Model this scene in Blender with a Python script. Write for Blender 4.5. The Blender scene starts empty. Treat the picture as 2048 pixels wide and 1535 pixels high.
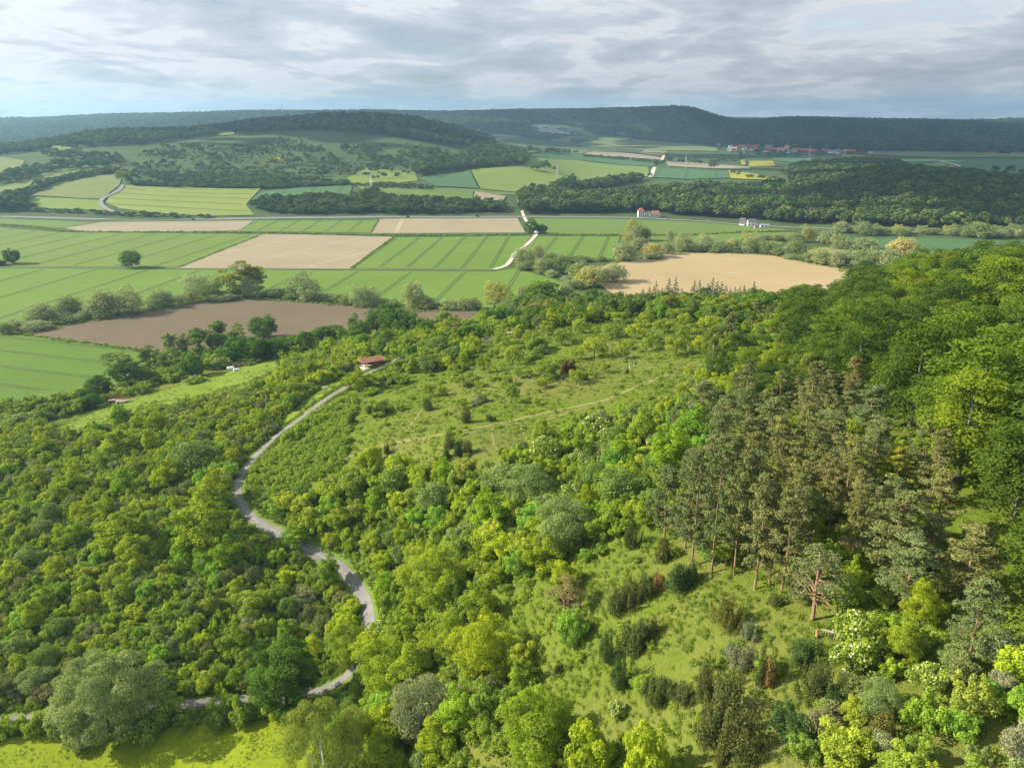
import bpy, bmesh, math, random, time
import numpy as np
T0 = time.time()
sc = bpy.context.scene
COL = sc.collection
rnd = random.Random(7)
R = np.random.default_rng(11)
# ------------------------------------------------------------------ camera model (photo pixels 2048 x 1535)
F = 1577.0
P = math.radians(18.6)
CZ = 120.0
CP, SP = math.cos(P), math.sin(P)

def ray(u, v):
    xc = (np.asarray(u, float) - 1024) / F
    yc = -(np.asarray(v, float) - 767.5) / F
    return xc, CP + yc * SP, -SP + yc * CP

def proj(x, y, z):
    dz = z - CZ
    fwd = y * CP - dz * SP
    up = y * SP + dz * CP
    fwd = np.maximum(fwd, 1e-3)
    return 1024 + F * x / fwd, 767.5 - F * up / fwd, fwd

# ------------------------------------------------------------------ terrain
class TPS:
    def __init__(s, p, h, lam=0.0):
        p = np.asarray(p, float); n = len(p)
        K = s.k(p, p) + lam * np.eye(n)
        Q = np.hstack([np.ones((n, 1)), p])
        A = np.block([[K, Q], [Q.T, np.zeros((3, 3))]])
        s.w = np.linalg.solve(A, np.concatenate([h, np.zeros(3)]))
        s.p = p
    def k(s, a, b):
        d2 = ((a[:, None, :] - b[None, :, :]) ** 2).sum(-1)
        return 0.5 * d2 * np.log(d2 + 1e-12)
    def __call__(s, q):
        q = np.asarray(q, float)
        out = np.empty(len(q))
        for i in range(0, len(q), 20000):
            b = q[i:i + 20000]
            out[i:i + 20000] = s.k(b, s.p) @ s.w[:-3] + s.w[-3] + b @ s.w[-2:]
        return out

NEAR = [(-100,1500,4),(200,1500,4),(500,1500,8),(350,1400,5),(0,1440,3),(-200,1440,2),(640,1385,9),(735,1190,13),
 (600,1090,15),(480,970,17),(540,880,20),(690,770,26),(742,735,28),(900,678,25),(200,950,10),(0,900,4),(0,830,1),(-300,900,2),
 (300,1100,10),(100,1250,6),(-300,1250,2),(300,1300,8),(230,800,3),(450,750,7),(560,705,7),(700,685,7),(885,647,7),(1015,635,8),
 (800,850,33),(1000,860,40),(900,900,40),(1100,790,42),(1250,740,44),(1350,730,46),(1000,720,36),(1150,660,37),(1300,640,40),
 (1450,650,44),(1400,700,46),(700,950,27),(900,1000,36),(1000,1100,40),(900,1200,32),(820,1300,22),(1000,1300,36),(1100,1200,44),
 (1240,1345,48),(1400,1400,54),(1700,1500,60),(1000,1500,34),(850,1450,24),(700,1450,12),(1300,1500,48),(1000,1700,32),(1700,1700,60),
 (200,1700,3),(-200,1700,2),(1300,1100,54),(1450,1150,58),(1650,1200,62),(1800,1250,64),(2000,1300,66),(1300,900,48),(1450,900,56),
 (2300,1500,66),(2400,1200,72)]
NEARXY = [(80,150,64),(110,150,67),(160,150,71),(95,200,60),(130,200,66),(180,200,70),(110,260,50),(150,260,59),(200,260,66),(250,230,72),
 (120,330,41),(170,330,50),(230,330,58),(300,320,62),(60,400,20),(120,420,18),(200,430,25),(300,440,35),(0,470,6),(80,500,4),(160,520,3),(260,560,4),
 (360,560,10),(0,560,0),(100,620,0),(200,660,0),(350,700,0),(450,650,4),(500,800,0),(600,700,0),(-60,560,0),(-140,520,0),(-200,430,0),(-220,330,0),(-260,250,1),(-300,150,0),
 (-200,600,0),(-400,400,0),(0,720,0),(150,760,0),(300,850,0),(-300,800,0),(0,850,0),(60,30,50),(0,20,32),(-60,20,4),(150,40,72),(-250,0,0),(350,150,80),(420,350,70),(450,480,30)]
_p, _h = [], []
for u, v, h in NEAR:
    dx, dy, dz = ray(u, v); k = (h - CZ) / dz
    _p.append((dx * k / 100, dy * k / 100)); _h.append(h)
for x, y, h in NEARXY:
    _p.append((x / 100, y / 100)); _h.append(h)
tps_near = TPS(_p, np.array(_h, float), 0.004)

FARV = [(51,410,1090),(0,395,1150),(208,400,1110),(360,372,1230),(520,378,1200),(120,360,1280),(230,350,1330),(100,325,1500),(0,330,1480),(-300,330,1500),
 (350,345,1420),(530,355,1380),(600,330,1500),(700,370,1230),(700,330,1550),(850,360,1300),
 (300,300,1700),(400,290,1750),(500,285,1800),(600,290,1750),(700,290,1780),(850,290,1800),
 (200,272,1950),(100,290,1950),(0,302,1950),(400,268,2000),(500,252,2150),(620,244,2250),(700,242,2300),(800,244,2300),(900,262,2200),(1000,302,1950),(1050,318,1750),(1040,338,1600),(900,322,1700),
 (-300,300,1950),
 (-300,275,4000),(0,268,4000),(150,252,4300),(300,243,4500),(450,230,4800),(600,227,5000),(800,228,5000),(1000,228,5000),(1150,225,5000),(1300,221,5000),(1380,219,5000),(1445,242,5200),(1560,242,5200),(1700,244,5200),(1900,246,5200),(2048,249,5000),(2300,249,5000),
 (0,300,2900),(-300,302,2900),(1100,275,3700),(1050,282,3300),(1300,282,3500),(1380,286,3400),(1500,291,3300),(1600,297,3100),(1750,303,2950),(2048,306,2900),(2400,306,2900),
 (1100,300,2700),(1200,310,2450),(1330,320,2250),(1300,335,1950),(1150,345,1750),(1050,360,1500),(1000,385,1250),(1200,365,1500),(1300,385,1300),(1400,370,1400),(1450,350,1650),(1600,332,2000),(1800,332,2000),(1900,345,1750),(2048,360,1550),(2048,332,2000),(2300,350,1700),
 (1200,262,4000),(1300,250,4300),(1420,262,4200),(1550,270,4100),(1700,275,4000),(1900,275,4000),(2048,280,3900)]
FARZ = [(u, 1000, 0) for u in (-400,0,200,400,510,700,900,1035,1200,1400,1560)] + [(u, 880, 0) for u in (1560,1700,1850,2048,2500)] + \
 [(1700,1250,26),(1850,1250,30),(2000,1300,28),(1600,1200,12),(1500,1150,3),(2200,1250,20),(1750,1080,17),(1900,1060,17),(2048,1060,15),(1660,1050,6)] + \
 [(u, 2900, 30) for u in (300,500,700,900)] + [(u, 3300, 45) for u in (300,600,900)] + [(u, 7000, 120) for u in (-300,300,900,1500,2300)] + \
 [(u, 9500, 40) for u in (-300,300,900,1500,2300)]
def tu(u): return (u - 1024) / F / 0.985
_p, _h = [], []
for u, v, y in FARV:
    dx, dy, dz = ray(u, v)
    _p.append((dx / dy * 4, math.log(y) * 2.2)); _h.append(CZ + dz / dy * y)
for u, y, z in FARZ:
    _p.append((tu(u) * 4, math.log(y) * 2.2)); _h.append(z)
tps_far = TPS(_p, np.array(_h, float), 0.002)

def vnoise(x, y, seed=0):
    """cheap smooth noise from a few sines"""
    r = np.random.default_rng(seed); o = 0
    for i in range(7):
        a = r.uniform(0, 6.283); f = r.uniform(.6, 1.6)
        o = o + np.sin((x * math.cos(a) + y * math.sin(a)) * f + r.uniform(0, 6.283))
    return o / 4.0

def H(x, y):
    x = np.atleast_1d(np.asarray(x, float)); y = np.atleast_1d(np.asarray(y, float))
    out = np.zeros(len(x))
    n = y < 880
    if n.any():
        xn, yn = x[n], y[n]
        h = tps_near(np.stack([np.clip(xn, -420, 520), np.clip(yn, 0, 860)], 1) / 100)
        w = np.clip((860 - yn) / 120, 0, 1)
        h = np.where(h > 0, h, 0) * w
        w2 = np.clip(h / 8, 0, 1)
        out[n] = h + w2 * (0.5 * vnoise(xn / 7, yn / 7, 3) + 0.16 * vnoise(xn / 2, yn / 2, 4))
    f = y > 870
    if f.any():
        xf, yf = x[f], np.minimum(y[f], 12500)
        t = xf / yf
        h = tps_far(np.stack([np.clip(t, -1, 1) * 4, np.log(yf) * 2.2], 1))
        h = np.where(h > 0, h, 0)
        w = np.clip((yf - 1400) / 1500, 0, 1)
        h = h + np.clip(h / 20, 0, 1) * (2.0 * vnoise(xf / 60, yf / 60, 5) + w * 7 * vnoise(xf / 220, yf / 220, 6))
        # the far range on the left horizon
        far = 105 * np.exp(-((yf - 11500) / 900) ** 2) * (0.9 + .1 * vnoise(xf / 500, yf / 900, 8)) * np.clip((-t + .1) * 2, 0.35, 1)
        out[f] = np.maximum(out[f], np.maximum(h, 0) + far)
    return out

def H1(x, y): return float(H([x], [y])[0])

def unproj(u, v, ymin=35.0):
    """photo pixel -> first point of the terrain on its ray"""
    u = np.atleast_1d(np.asarray(u, float)); v = np.atleast_1d(np.asarray(v, float))
    dx, dy, dz = ray(u, v)
    ys = np.exp(np.linspace(math.log(ymin), math.log(12000), 420))
    X = np.full(len(u), np.nan); Y = X.copy(); Z = X.copy()
    for i in range(len(u)):
        k = ys / dy[i]
        zz = CZ + dz[i] * k
        hh = H(dx[i] * k, ys)
        b = np.nonzero(zz <= hh)[0]
        j = b[0] if len(b) else len(ys) - 1
        if j > 0:
            a, c = ys[j - 1], ys[j]
            for _ in range(3):
                m = np.linspace(a, c, 9); km = m / dy[i]
                bb = np.nonzero(CZ + dz[i] * km <= H(dx[i] * km, m))[0]
                q = bb[0] if len(bb) else 8
                a, c = m[max(q - 1, 0)], m[q]
            yy = c
        else:
            yy = ys[0]
        X[i] = dx[i] * yy / dy[i]; Y[i] = yy
    Z = H(X, Y)
    return np.stack([X, Y, Z], 1)

# ------------------------------------------------------------------ small helpers
def link(o):
    COL.objects.link(o); return o

def mesh_obj(name, verts, faces, mats=(), fmat=None, parent=None, smooth=False, attr=None):
    me = bpy.data.meshes.new(name)
    verts = np.asarray(verts, float)
    if isinstance(faces, np.ndarray) and faces.ndim == 2:
        nf, k = faces.shape
        me.vertices.add(len(verts)); me.vertices.foreach_set('co', verts.astype(np.float32).ravel())
        me.loops.add(nf * k); me.loops.foreach_set('vertex_index', faces.astype(np.int32).ravel())
        me.polygons.add(nf); me.polygons.foreach_set('loop_start', (np.arange(nf) * k).astype(np.int32))
        me.update(calc_edges=True)
    else:
        me.from_pydata([tuple(p) for p in verts], [], [tuple(f) for f in faces])
    for m in mats: me.materials.append(m)
    if fmat is not None: me.polygons.foreach_set('material_index', np.asarray(fmat, np.int32))
    if smooth: me.polygons.foreach_set('use_smooth', np.ones(len(me.polygons), bool))
    if attr is not None:
        a = me.attributes.new('tint', 'FLOAT', 'FACE'); a.data.foreach_set('value', np.asarray(attr, np.float32))
    me.update()
    o = bpy.data.objects.new(name, me)
    link(o)
    if parent is not None: o.parent = parent
    return o

def tag(o, label=None, cat=None, group=None, kind=None):
    if label: o['label'] = label
    if cat: o['category'] = cat
    if group: o['group'] = group
    if kind: o['kind'] = kind
    return o

def empty(name, loc=(0, 0, 0), rz=0.0, s=1.0):
    o = bpy.data.objects.new(name, None); link(o)
    o.location = loc; o.rotation_euler = (0, 0, rz); o.scale = (s, s, s)
    o.empty_display_size = .3
    return o

class MB:
    """collects boxes, tubes and prisms; build() links them as one mesh"""
    def __init__(s): s.v = []; s.f = []; s.m = []
    def add(s, v, f, mi=0):
        n = len(s.v); s.v += [tuple(map(float, p)) for p in v]; s.f += [tuple(i + n for i in q) for q in f]; s.m += [mi] * len(f)
    def box(s, c, d, mi=0, rz=0.0, tilt=0.0):
        hx, hy, hz = d[0] / 2, d[1] / 2, d[2] / 2
        co, si = math.cos(rz), math.sin(rz); ct, st = math.cos(tilt), math.sin(tilt)
        vs = []
        for z in (-hz, hz):
            for x, y in ((-hx, -hy), (hx, -hy), (hx, hy), (-hx, hy)):
                y2, z2 = y * ct - z * st, y * st + z * ct
                vs.append((c[0] + x * co - y2 * si, c[1] + x * si + y2 * co, c[2] + z2))
        s.add(vs, [(3, 2, 1, 0), (4, 5, 6, 7), (0, 1, 5, 4), (1, 2, 6, 5), (2, 3, 7, 6), (3, 0, 4, 7)], mi)
    def tube(s, pts, rad, n=6, mi=0, cap=True):
        pts = [np.array(p, float) for p in pts]
        rings = []
        for i, p in enumerate(pts):
            d = pts[min(i + 1, len(pts) - 1)] - pts[max(i - 1, 0)]
            d /= (np.linalg.norm(d) + 1e-9)
            a = np.cross(d, (0, 0, 1) if abs(d[2]) < .9 else (1, 0, 0)); a /= np.linalg.norm(a); b = np.cross(d, a)
            r = rad[i] if hasattr(rad, '__len__') else rad
            rings.append([p + r * (a * math.cos(6.2832 * k / n) + b * math.sin(6.2832 * k / n)) for k in range(n)])
        fs = []
        for i in range(len(pts) - 1):
            for k in range(n):
                fs.append((i * n + k, i * n + (k + 1) % n, (i + 1) * n + (k + 1) % n, (i + 1) * n + k))
        if cap:
            fs.append(tuple(range(n - 1, -1, -1))); q = (len(pts) - 1) * n; fs.append(tuple(q + k for k in range(n)))
        s.add([p for r_ in rings for p in r_], fs, mi)
    def build(s, name, mats, parent=None, smooth=False):
        if not isinstance(mats, (list, tuple)): mats = [mats]
        return mesh_obj(name, s.v, s.f, mats, s.m, parent, smooth)

# ------------------------------------------------------------------ materials
def new_mat(name):
    m = bpy.data.materials.new(name); m.use_nodes = True
    nt = m.node_tree; nt.nodes.clear()
    out = nt.nodes.new('ShaderNodeOutputMaterial')
    return m, nt, out

def N(nt, t, **kw):
    n = nt.nodes.new(t)
    for k, v in kw.items():
        if k in n.inputs: n.inputs[k].default_value = v
        else: setattr(n, k, v)
    return n

def L(nt, a, b): nt.links.new(a, b)

def math_n(nt, op, a, b=None, clamp=False):
    n = nt.nodes.new('ShaderNodeMath'); n.operation = op; n.use_clamp = clamp
    for i, x in enumerate((a, b)):
        if x is None: continue
        if isinstance(x, (int, float)): n.inputs[i].default_value = x
        else: nt.links.new(x, n.inputs[i])
    return n.outputs[0]

def mix_c(nt, fac, a, b, mode='MIX'):
    n = nt.nodes.new('ShaderNodeMix'); n.data_type = 'RGBA'; n.blend_type = mode
    for sock, x in ((n.inputs[0], fac), (n.inputs[6], a), (n.inputs[7], b)):
        if isinstance(x, (int, float)): sock.default_value = x
        elif isinstance(x, tuple): sock.default_value = (*x, 1)
        else: nt.links.new(x, sock)
    return n.outputs[2]

def ramp(nt, fac, stops):
    n = nt.nodes.new('ShaderNodeValToRGB')
    e = n.color_ramp.elements
    while len(e) > 1: e.remove(e[-1])
    e[0].position = stops[0][0]; c = stops[0][1]; e[0].color = (*c, 1) if isinstance(c, tuple) else (c, c, c, 1)
    for p, c in stops[1:]:
        q = e.new(p); q.color = (*c, 1) if isinstance(c, tuple) else (c, c, c, 1)
    nt.links.new(fac, n.inputs[0])
    return n.outputs[0]

def noise(nt, vec, scale, detail=4, rough=.55, dist=0.0):
    n = N(nt, 'ShaderNodeTexNoise', Scale=scale, Detail=detail, Roughness=rough, Distortion=dist)
    if vec is not None: nt.links.new(vec, n.inputs['Vector'])
    return n.outputs['Fac']

def pos(nt): return nt.nodes.new('ShaderNodeNewGeometry').outputs['Position']

def scaled(nt, vec, s):
    n = nt.nodes.new('ShaderNodeVectorMath'); n.operation = 'MULTIPLY'; nt.links.new(vec, n.inputs[0]); n.inputs[1].default_value = s
    return n.outputs[0]

def rotz(nt, vec, a):
    n = nt.nodes.new('ShaderNodeVectorRotate'); n.rotation_type = 'Z_AXIS'; nt.links.new(vec, n.inputs[0]); n.inputs['Angle'].default_value = a
    return n.outputs[0]

def finish(nt, out, col, rough=.9, bump=None, bstr=.4, bdist=.3, metal=0.0, spec=.2):
    b = N(nt, 'ShaderNodeBsdfPrincipled', Roughness=rough, Metallic=metal)
    b.inputs['Specular IOR Level'].default_value = spec
    if isinstance(col, tuple): b.inputs['Base Color'].default_value = (*col, 1)
    else: L(nt, col, b.inputs['Base Color'])
    if bump is not None:
        n = N(nt, 'ShaderNodeBump', Strength=bstr, Distance=bdist); L(nt, bump, n.inputs['Height']); L(nt, n.outputs[0], b.inputs['Normal'])
    L(nt, b.outputs[0], out.inputs[0])

def mat_soil(name, c1, c2, scale=.02, ang=0.0, furrow=.35):
    m, nt, out = new_mat(name); p = pos(nt)
    a = noise(nt, p, scale, 5, .6)
    q = scaled(nt, rotz(nt, p, ang), (.01, furrow, 1))
    b = noise(nt, q, 1.0, 3, .6)
    f = noise(nt, p, 2.5, 3, .7)
    col = mix_c(nt, ramp(nt, a, [(.3, 0.), (.7, 1.)]), c1, c2)
    col = mix_c(nt, math_n(nt, 'MULTIPLY', ramp(nt, b, [(.35, 0.), (.65, 1.)]), .35), col, tuple(x * .72 for x in c1))
    col = mix_c(nt, math_n(nt, 'MULTIPLY', ramp(nt, f, [(.3, 0.), (.7, 1.)]), .35), col, tuple(min(1, x * 1.25) for x in c2))
    finish(nt, out, col, .95, f, .5, .15)
    return m

def mat_crop(name, c1, c2, ang=0.0, scale=.012, row=.25, patch=(.3, .7), streak=.3):
    m, nt, out = new_mat(name); p = pos(nt)
    a = noise(nt, p, scale, 5, .6)
    q = scaled(nt, rotz(nt, p, ang), (.006, row, 1))
    b = noise(nt, q, 1.0, 4, .65)
    f = noise(nt, p, 1.8, 3, .7)
    col = mix_c(nt, ramp(nt, a, [(patch[0], 0.), (patch[1], 1.)]), c1, c2)
    col = mix_c(nt, math_n(nt, 'MULTIPLY', ramp(nt, b, [(.35, 0.), (.65, 1.)]), streak), col, tuple(x * .68 for x in c1))
    col = mix_c(nt, math_n(nt, 'MULTIPLY', ramp(nt, f, [(.35, 0.), (.7, 1.)]), .3), col, tuple(x * 1.3 for x in c2))
    finish(nt, out, col, .9, f, .5, .25)
    return m

def mat_plain(name, c, rough=.7, var=.25, scale=1.0, metal=0.0, spec=.3):
    m, nt, out = new_mat(name); p = pos(nt)
    f = noise(nt, p, scale, 4, .6)
    col = mix_c(nt, ramp(nt, f, [(.3, 0.), (.7, 1.)]), tuple(x * (1 - var) for x in c), tuple(min(1, x * (1 + var)) for x in c))
    finish(nt, out, col, rough, f, .2, .05, metal, spec)
    return m
SUN_E = 5.0
EXPO = 1.1
CLOUD_S = .40
HAZE = 9.5e-5
LEAF_GAIN = 1.75
G_MEADOW1 = (.105, .165, .014)
G_MEADOW2 = (.155, .20, .022)
G_DRY = (.19, .185, .055)
G_DARK = (.065, .105, .016)
G_FAR1 = (.060, .105, .032)
G_FAR2 = (.085, .125, .038)
CAP = {}
CLOUDS = [(930, 1190, 540, 320, 1), (1900, 3450, 1800, 1350, 2), (1200, 4900, 2300, 800, 3), (1300, 1850, 720, 360, 4), (-340, 2170, 480, 420, 5)]
DENOISE = True
# ------------------------------------------------------------------ camera, light, sky, air
cam = bpy.data.cameras.new('camera'); camo = link(bpy.data.objects.new('camera', cam))
cam.sensor_width = 36; cam.lens = 36 * F / 2048; cam.clip_start = 1; cam.clip_end = 40000
camo.location = (0, 0, CZ); camo.rotation_euler = (math.pi / 2 - P, 0, 0)
sc.camera = camo
SUN_AZ = math.radians(-84)      # from +Y (view direction) towards the left
SUN_EL = math.radians(29)
sdir = np.array([math.sin(SUN_AZ) * math.cos(SUN_EL), math.cos(SUN_AZ) * math.cos(SUN_EL), math.sin(SUN_EL)])
sl = bpy.data.lights.new('sun', 'SUN'); sl.energy = SUN_E; sl.angle = math.radians(.6); sl.color = (1, .90, .72)
so = link(bpy.data.objects.new('sun', sl))
from mathutils import Vector
so.rotation_euler = Vector(sdir).to_track_quat('Z', 'Y').to_euler()
w = bpy.data.worlds.new('World'); sc.world = w; w.use_nodes = True
nt = w.node_tree; nt.nodes.clear()
wo = nt.nodes.new('ShaderNodeOutputWorld')
sky = nt.nodes.new('ShaderNodeTexSky'); sky.sky_type = 'NISHITA'; sky.sun_disc = False
sky.sun_elevation = SUN_EL; sky.sun_rotation = SUN_AZ; sky.altitude = 300
bg1 = nt.nodes.new('ShaderNodeBackground'); L(nt, sky.outputs[0], bg1.inputs[0]); bg1.inputs[1].default_value = .09
tc = nt.nodes.new('ShaderNodeTexCoord')
sep = nt.nodes.new('ShaderNodeSeparateXYZ'); L(nt, tc.outputs['Generated'], sep.inputs[0])
zz = math_n(nt, 'ADD', math_n(nt, 'MAXIMUM', sep.outputs[2], 0.0), .12)
cx = math_n(nt, 'DIVIDE', sep.outputs[0], zz); cy = math_n(nt, 'DIVIDE', sep.outputs[1], zz)
cmb = nt.nodes.new('ShaderNodeCombineXYZ'); L(nt, cx, cmb.inputs[0]); L(nt, cy, cmb.inputs[1])
n1 = noise(nt, scaled(nt, cmb.outputs[0], (1.25, .85, 1)), 1.0, 8, .56, .5)
mp = nt.nodes.new('ShaderNodeMapping'); L(nt, cmb.outputs[0], mp.inputs[0]); mp.inputs['Location'].default_value = (3.7, 1.3, 0); mp.inputs['Scale'].default_value = (.30, .38, 1)
n2 = noise(nt, mp.outputs[0], 1.0, 5, .5, .2)
mp2 = nt.nodes.new('ShaderNodeMapping'); L(nt, cmb.outputs[0], mp2.inputs[0]); mp2.inputs['Location'].default_value = (1.1, 9.3, 0); mp2.inputs['Scale'].default_value = (2.6, 2.6, 1)
n3 = noise(nt, mp2.outputs[0], 1.0, 6, .6, .3)
dens = math_n(nt, 'ADD', math_n(nt, 'ADD', math_n(nt, 'MULTIPLY', n1, .5), math_n(nt, 'MULTIPLY', n2, .32)), math_n(nt, 'MULTIPLY', n3, .18))
cover = ramp(nt, dens, [(.33, 0.0), (.41, 1.)])
# thick cloud bases are grey-blue, thin sunlit edges white
ccol = ramp(nt, dens, [(.41, (.80, .86, .95)), (.462, (.96, .96, .97)), (.495, (.72, .76, .82)), (.55, (.56, .62, .70)), (.63, (.42, .48, .57))])
# clouds shine brighter round the sun
vd = nt.nodes.new('ShaderNodeVectorMath'); vd.operation = 'DOT_PRODUCT'; L(nt, tc.outputs['Generated'], vd.inputs[0]); vd.inputs[1].default_value = tuple(sdir)
glow = math_n(nt, 'POWER', math_n(nt, 'MAXIMUM', math_n(nt, 'MULTIPLY', math_n(nt, 'ADD', vd.outputs['Value'], 1.), .5), 0.), 5.)
gl = math_n(nt, 'ADD', math_n(nt, 'MULTIPLY', glow, .8), 1.0)
bg2 = nt.nodes.new('ShaderNodeBackground'); L(nt, ccol, bg2.inputs[0]); L(nt, math_n(nt, 'MULTIPLY', gl, CLOUD_S), bg2.inputs[1])
ms = nt.nodes.new('ShaderNodeMixShader'); L(nt, math_n(nt, 'MULTIPLY', cover, .93), ms.inputs[0]); L(nt, bg1.outputs[0], ms.inputs[1]); L(nt, bg2.outputs[0], ms.inputs[2])
L(nt, ms.outputs[0], wo.inputs[0])
w.cycles.sampling_method = 'MANUAL'; w.cycles.sample_map_resolution = 512
sc.view_settings.view_transform = 'Standard'; sc.view_settings.look = 'None'; sc.view_settings.exposure = EXPO; sc.view_settings.gamma = 1
cy_ = sc.cycles
cy_.max_bounces = 6; cy_.diffuse_bounces = 4; cy_.glossy_bounces = 1; cy_.transmission_bounces = 3; cy_.volume_bounces = 0; cy_.transparent_max_bounces = 8
cy_.use_denoising = DENOISE; cy_.denoiser = 'OPENIMAGEDENOISE'; cy_.denoising_input_passes = 'RGB_ALBEDO_NORMAL'; cy_.denoising_prefilter = 'NONE'; cy_.caustics_reflective = False; cy_.caustics_refractive = False
cy_.sample_clamp_indirect = 3; cy_.use_adaptive_sampling = True; cy_.adaptive_threshold = .02
sc.render.film_transparent = False

if HAZE > 0:
    hb = MB(); hb.box((0, 6450, 180), (24000, 13700, 362))
    m = bpy.data.materials.new('haze'); m.use_nodes = True; nt = m.node_tree; nt.nodes.clear()
    out = nt.nodes.new('ShaderNodeOutputMaterial'); pv = nt.nodes.new('ShaderNodeVolumePrincipled')
    pv.inputs['Color'].default_value = (.40, .69, 1, 1); pv.inputs['Density'].default_value = HAZE; pv.inputs['Anisotropy'].default_value = .3
    L(nt, pv.outputs[0], out.inputs['Volume'])
    tag(hb.build('haze', m), kind='stuff')

# ------------------------------------------------------------------ terrain mesh
def build_terrain():
    ys = np.exp(np.linspace(math.log(22), math.log(14500), 470))
    ys = ys[ys < 12400]
    ts = np.concatenate([np.linspace(-2.2, -.95, 26)[:-1], np.linspace(-.95, .95, 280), np.linspace(.95, 2.2, 26)[1:]])
    yy, tt = np.meshgrid(ys, ts, indexing='ij')
    xx = tt * yy
    xx = np.clip(xx, -11500, 11500)
    zz = H(xx.ravel(), yy.ravel()).reshape(xx.shape)
    nr, nc = xx.shape
    back = np.stack([np.clip(ts * 300, -600, 600), np.full(nc, -280.), H(np.clip(ts * 60, -300, 300), np.full(nc, 20.))], 1)
    v = np.concatenate([back, np.stack([xx.ravel(), yy.ravel(), zz.ravel()], 1)])
    nr += 1
    i = np.arange((nr - 1) * (nc - 1)); r_, c_ = i // (nc - 1), i % (nc - 1)
    a = r_ * nc + c_
    f = np.stack([a, a + 1, a + nc + 1, a + nc], 1)
    m, nt, out = new_mat('ground'); p = pos(nt)
    sp = nt.nodes.new('ShaderNodeSeparateXYZ'); L(nt, p, sp.inputs[0])
    big = noise(nt, p, .02, 5, .62); mid = noise(nt, p, .13, 5, .65); fine = noise(nt, p, .9, 5, .75); ff = noise(nt, p, 4.0, 3, .7)
    c = mix_c(nt, ramp(nt, mid, [(.32, 0.), (.66, 1.)]), G_MEADOW1, G_MEADOW2)
    c = mix_c(nt, ramp(nt, big, [(.47, 0.), (.64, .7)]), c, G_DRY)
    c = mix_c(nt, math_n(nt, 'MULTIPLY', ramp(nt, fine, [(.48, 0.), (.62, 1.)]), .38), c, G_DARK)
    c = mix_c(nt, math_n(nt, 'MULTIPLY', ramp(nt, ff, [(.55, 0.), (.75, 1.)]), .30), c, (.16, .17, .05))
    # valley and far slopes: cooler farmland and grass
    fb = noise(nt, p, .003, 4, .6); fm = noise(nt, p, .02, 5, .7)
    fc = mix_c(nt, ramp(nt, fb, [(.35, 0.), (.65, 1.)]), G_FAR1, G_FAR2)
    fc = mix_c(nt, math_n(nt, 'MULTIPLY', ramp(nt, fm, [(.45, 0.), (.65, 1.)]), .5), fc, (.045, .075, .025))
    fy = math_n(nt, 'DIVIDE', math_n(nt, 'SUBTRACT', sp.outputs[1], 470), 120, True)
    c = mix_c(nt, fy, c, fc)
    hgt = math_n(nt, 'ADD', math_n(nt, 'MULTIPLY', fine, .7), math_n(nt, 'MULTIPLY', ff, .3))
    finish(nt, out, c, .95, hgt, .9, 1.0, 0, .1)
    o = mesh_obj('ground', v, f, [m], smooth=True)
    tag(o, kind='structure')
build_terrain()

# ------------------------------------------------------------------ draped sheets
def drape(name, xy, mat, off=.12, step=None, jitter=0.0, lines=(), linemat=None, inset=0):
    """a polygon laid over the terrain; lines = ((p, q, half gap, width), ...) strips clipped to it"""
    xy = np.asarray(xy, float)
    d = np.hypot(xy[:, 0], xy[:, 1]).mean()
    if step is None: step = max(2.5, d * .03)
    pts = []
    n = len(xy)
    for i in range(n):
        a, b = xy[i], xy[(i + 1) % n]
        k = max(1, int(np.hypot(*(b - a)) / (step * .7)))
        for j in range(k):
            q = a + (b - a) * j / k
            if j: q = q + R.normal(0, jitter, 2) if jitter else q
            pts.append(q)
    bm = bmesh.new()
    f = bm.faces.new([bm.verts.new((p[0], p[1], 0)) for p in pts])
    mn, mx = xy.min(0), xy.max(0)
    for ax in (0, 1):
        k = mn[ax] + step
        while k < mx[ax]:
            no = (1, 0, 0) if ax == 0 else (0, 1, 0)
            co = (k, 0, 0) if ax == 0 else (0, k, 0)
            bmesh.ops.bisect_plane(bm, geom=bm.verts[:] + bm.edges[:] + bm.faces[:], dist=1e-5, plane_co=co, plane_no=no)
            k += step
    bmesh.ops.triangulate(bm, faces=bm.faces[:])
    bm.normal_update()
    for fc in bm.faces:
        if fc.normal.z < 0: fc.normal_flip()
        fc.smooth = True
    v = np.array([q.co for q in bm.verts])
    z = H(v[:, 0], v[:, 1]) + off
    for q, h in zip(bm.verts, z): q.co.z = h
    mats = [mat]
    if len(lines):
        mats.append(linemat)
        for (p, q, wd) in lines:
            p, q = np.array(p), np.array(q); ln = np.hypot(*(q - p)); k = max(1, int(ln / (step * .7)))
            nrm = np.array([-(q - p)[1], (q - p)[0]]) / ln * wd / 2
            cs = np.array([p + (q - p) * j / k for j in range(k + 1)])
            al, be = cs + nrm, cs - nrm
            za = H(al[:, 0], al[:, 1]) + off + .03 + d * 2e-5; zb = H(be[:, 0], be[:, 1]) + off + .03 + d * 2e-5
            va = [bm.verts.new((*a, h)) for a, h in zip(al, za)]; vb = [bm.verts.new((*a, h)) for a, h in zip(be, zb)]
            for j in range(k):
                fc = bm.faces.new((vb[j], vb[j + 1], va[j + 1], va[j])); fc.material_index = 1; fc.normal_update()
                if fc.normal.z < 0: fc.normal_flip()
    me = bpy.data.meshes.new(name); bm.to_mesh(me); bm.free()
    for m in mats: me.materials.append(m)
    o = link(bpy.data.objects.new(name, me))
    tag(o, kind='structure')
    return o

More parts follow.
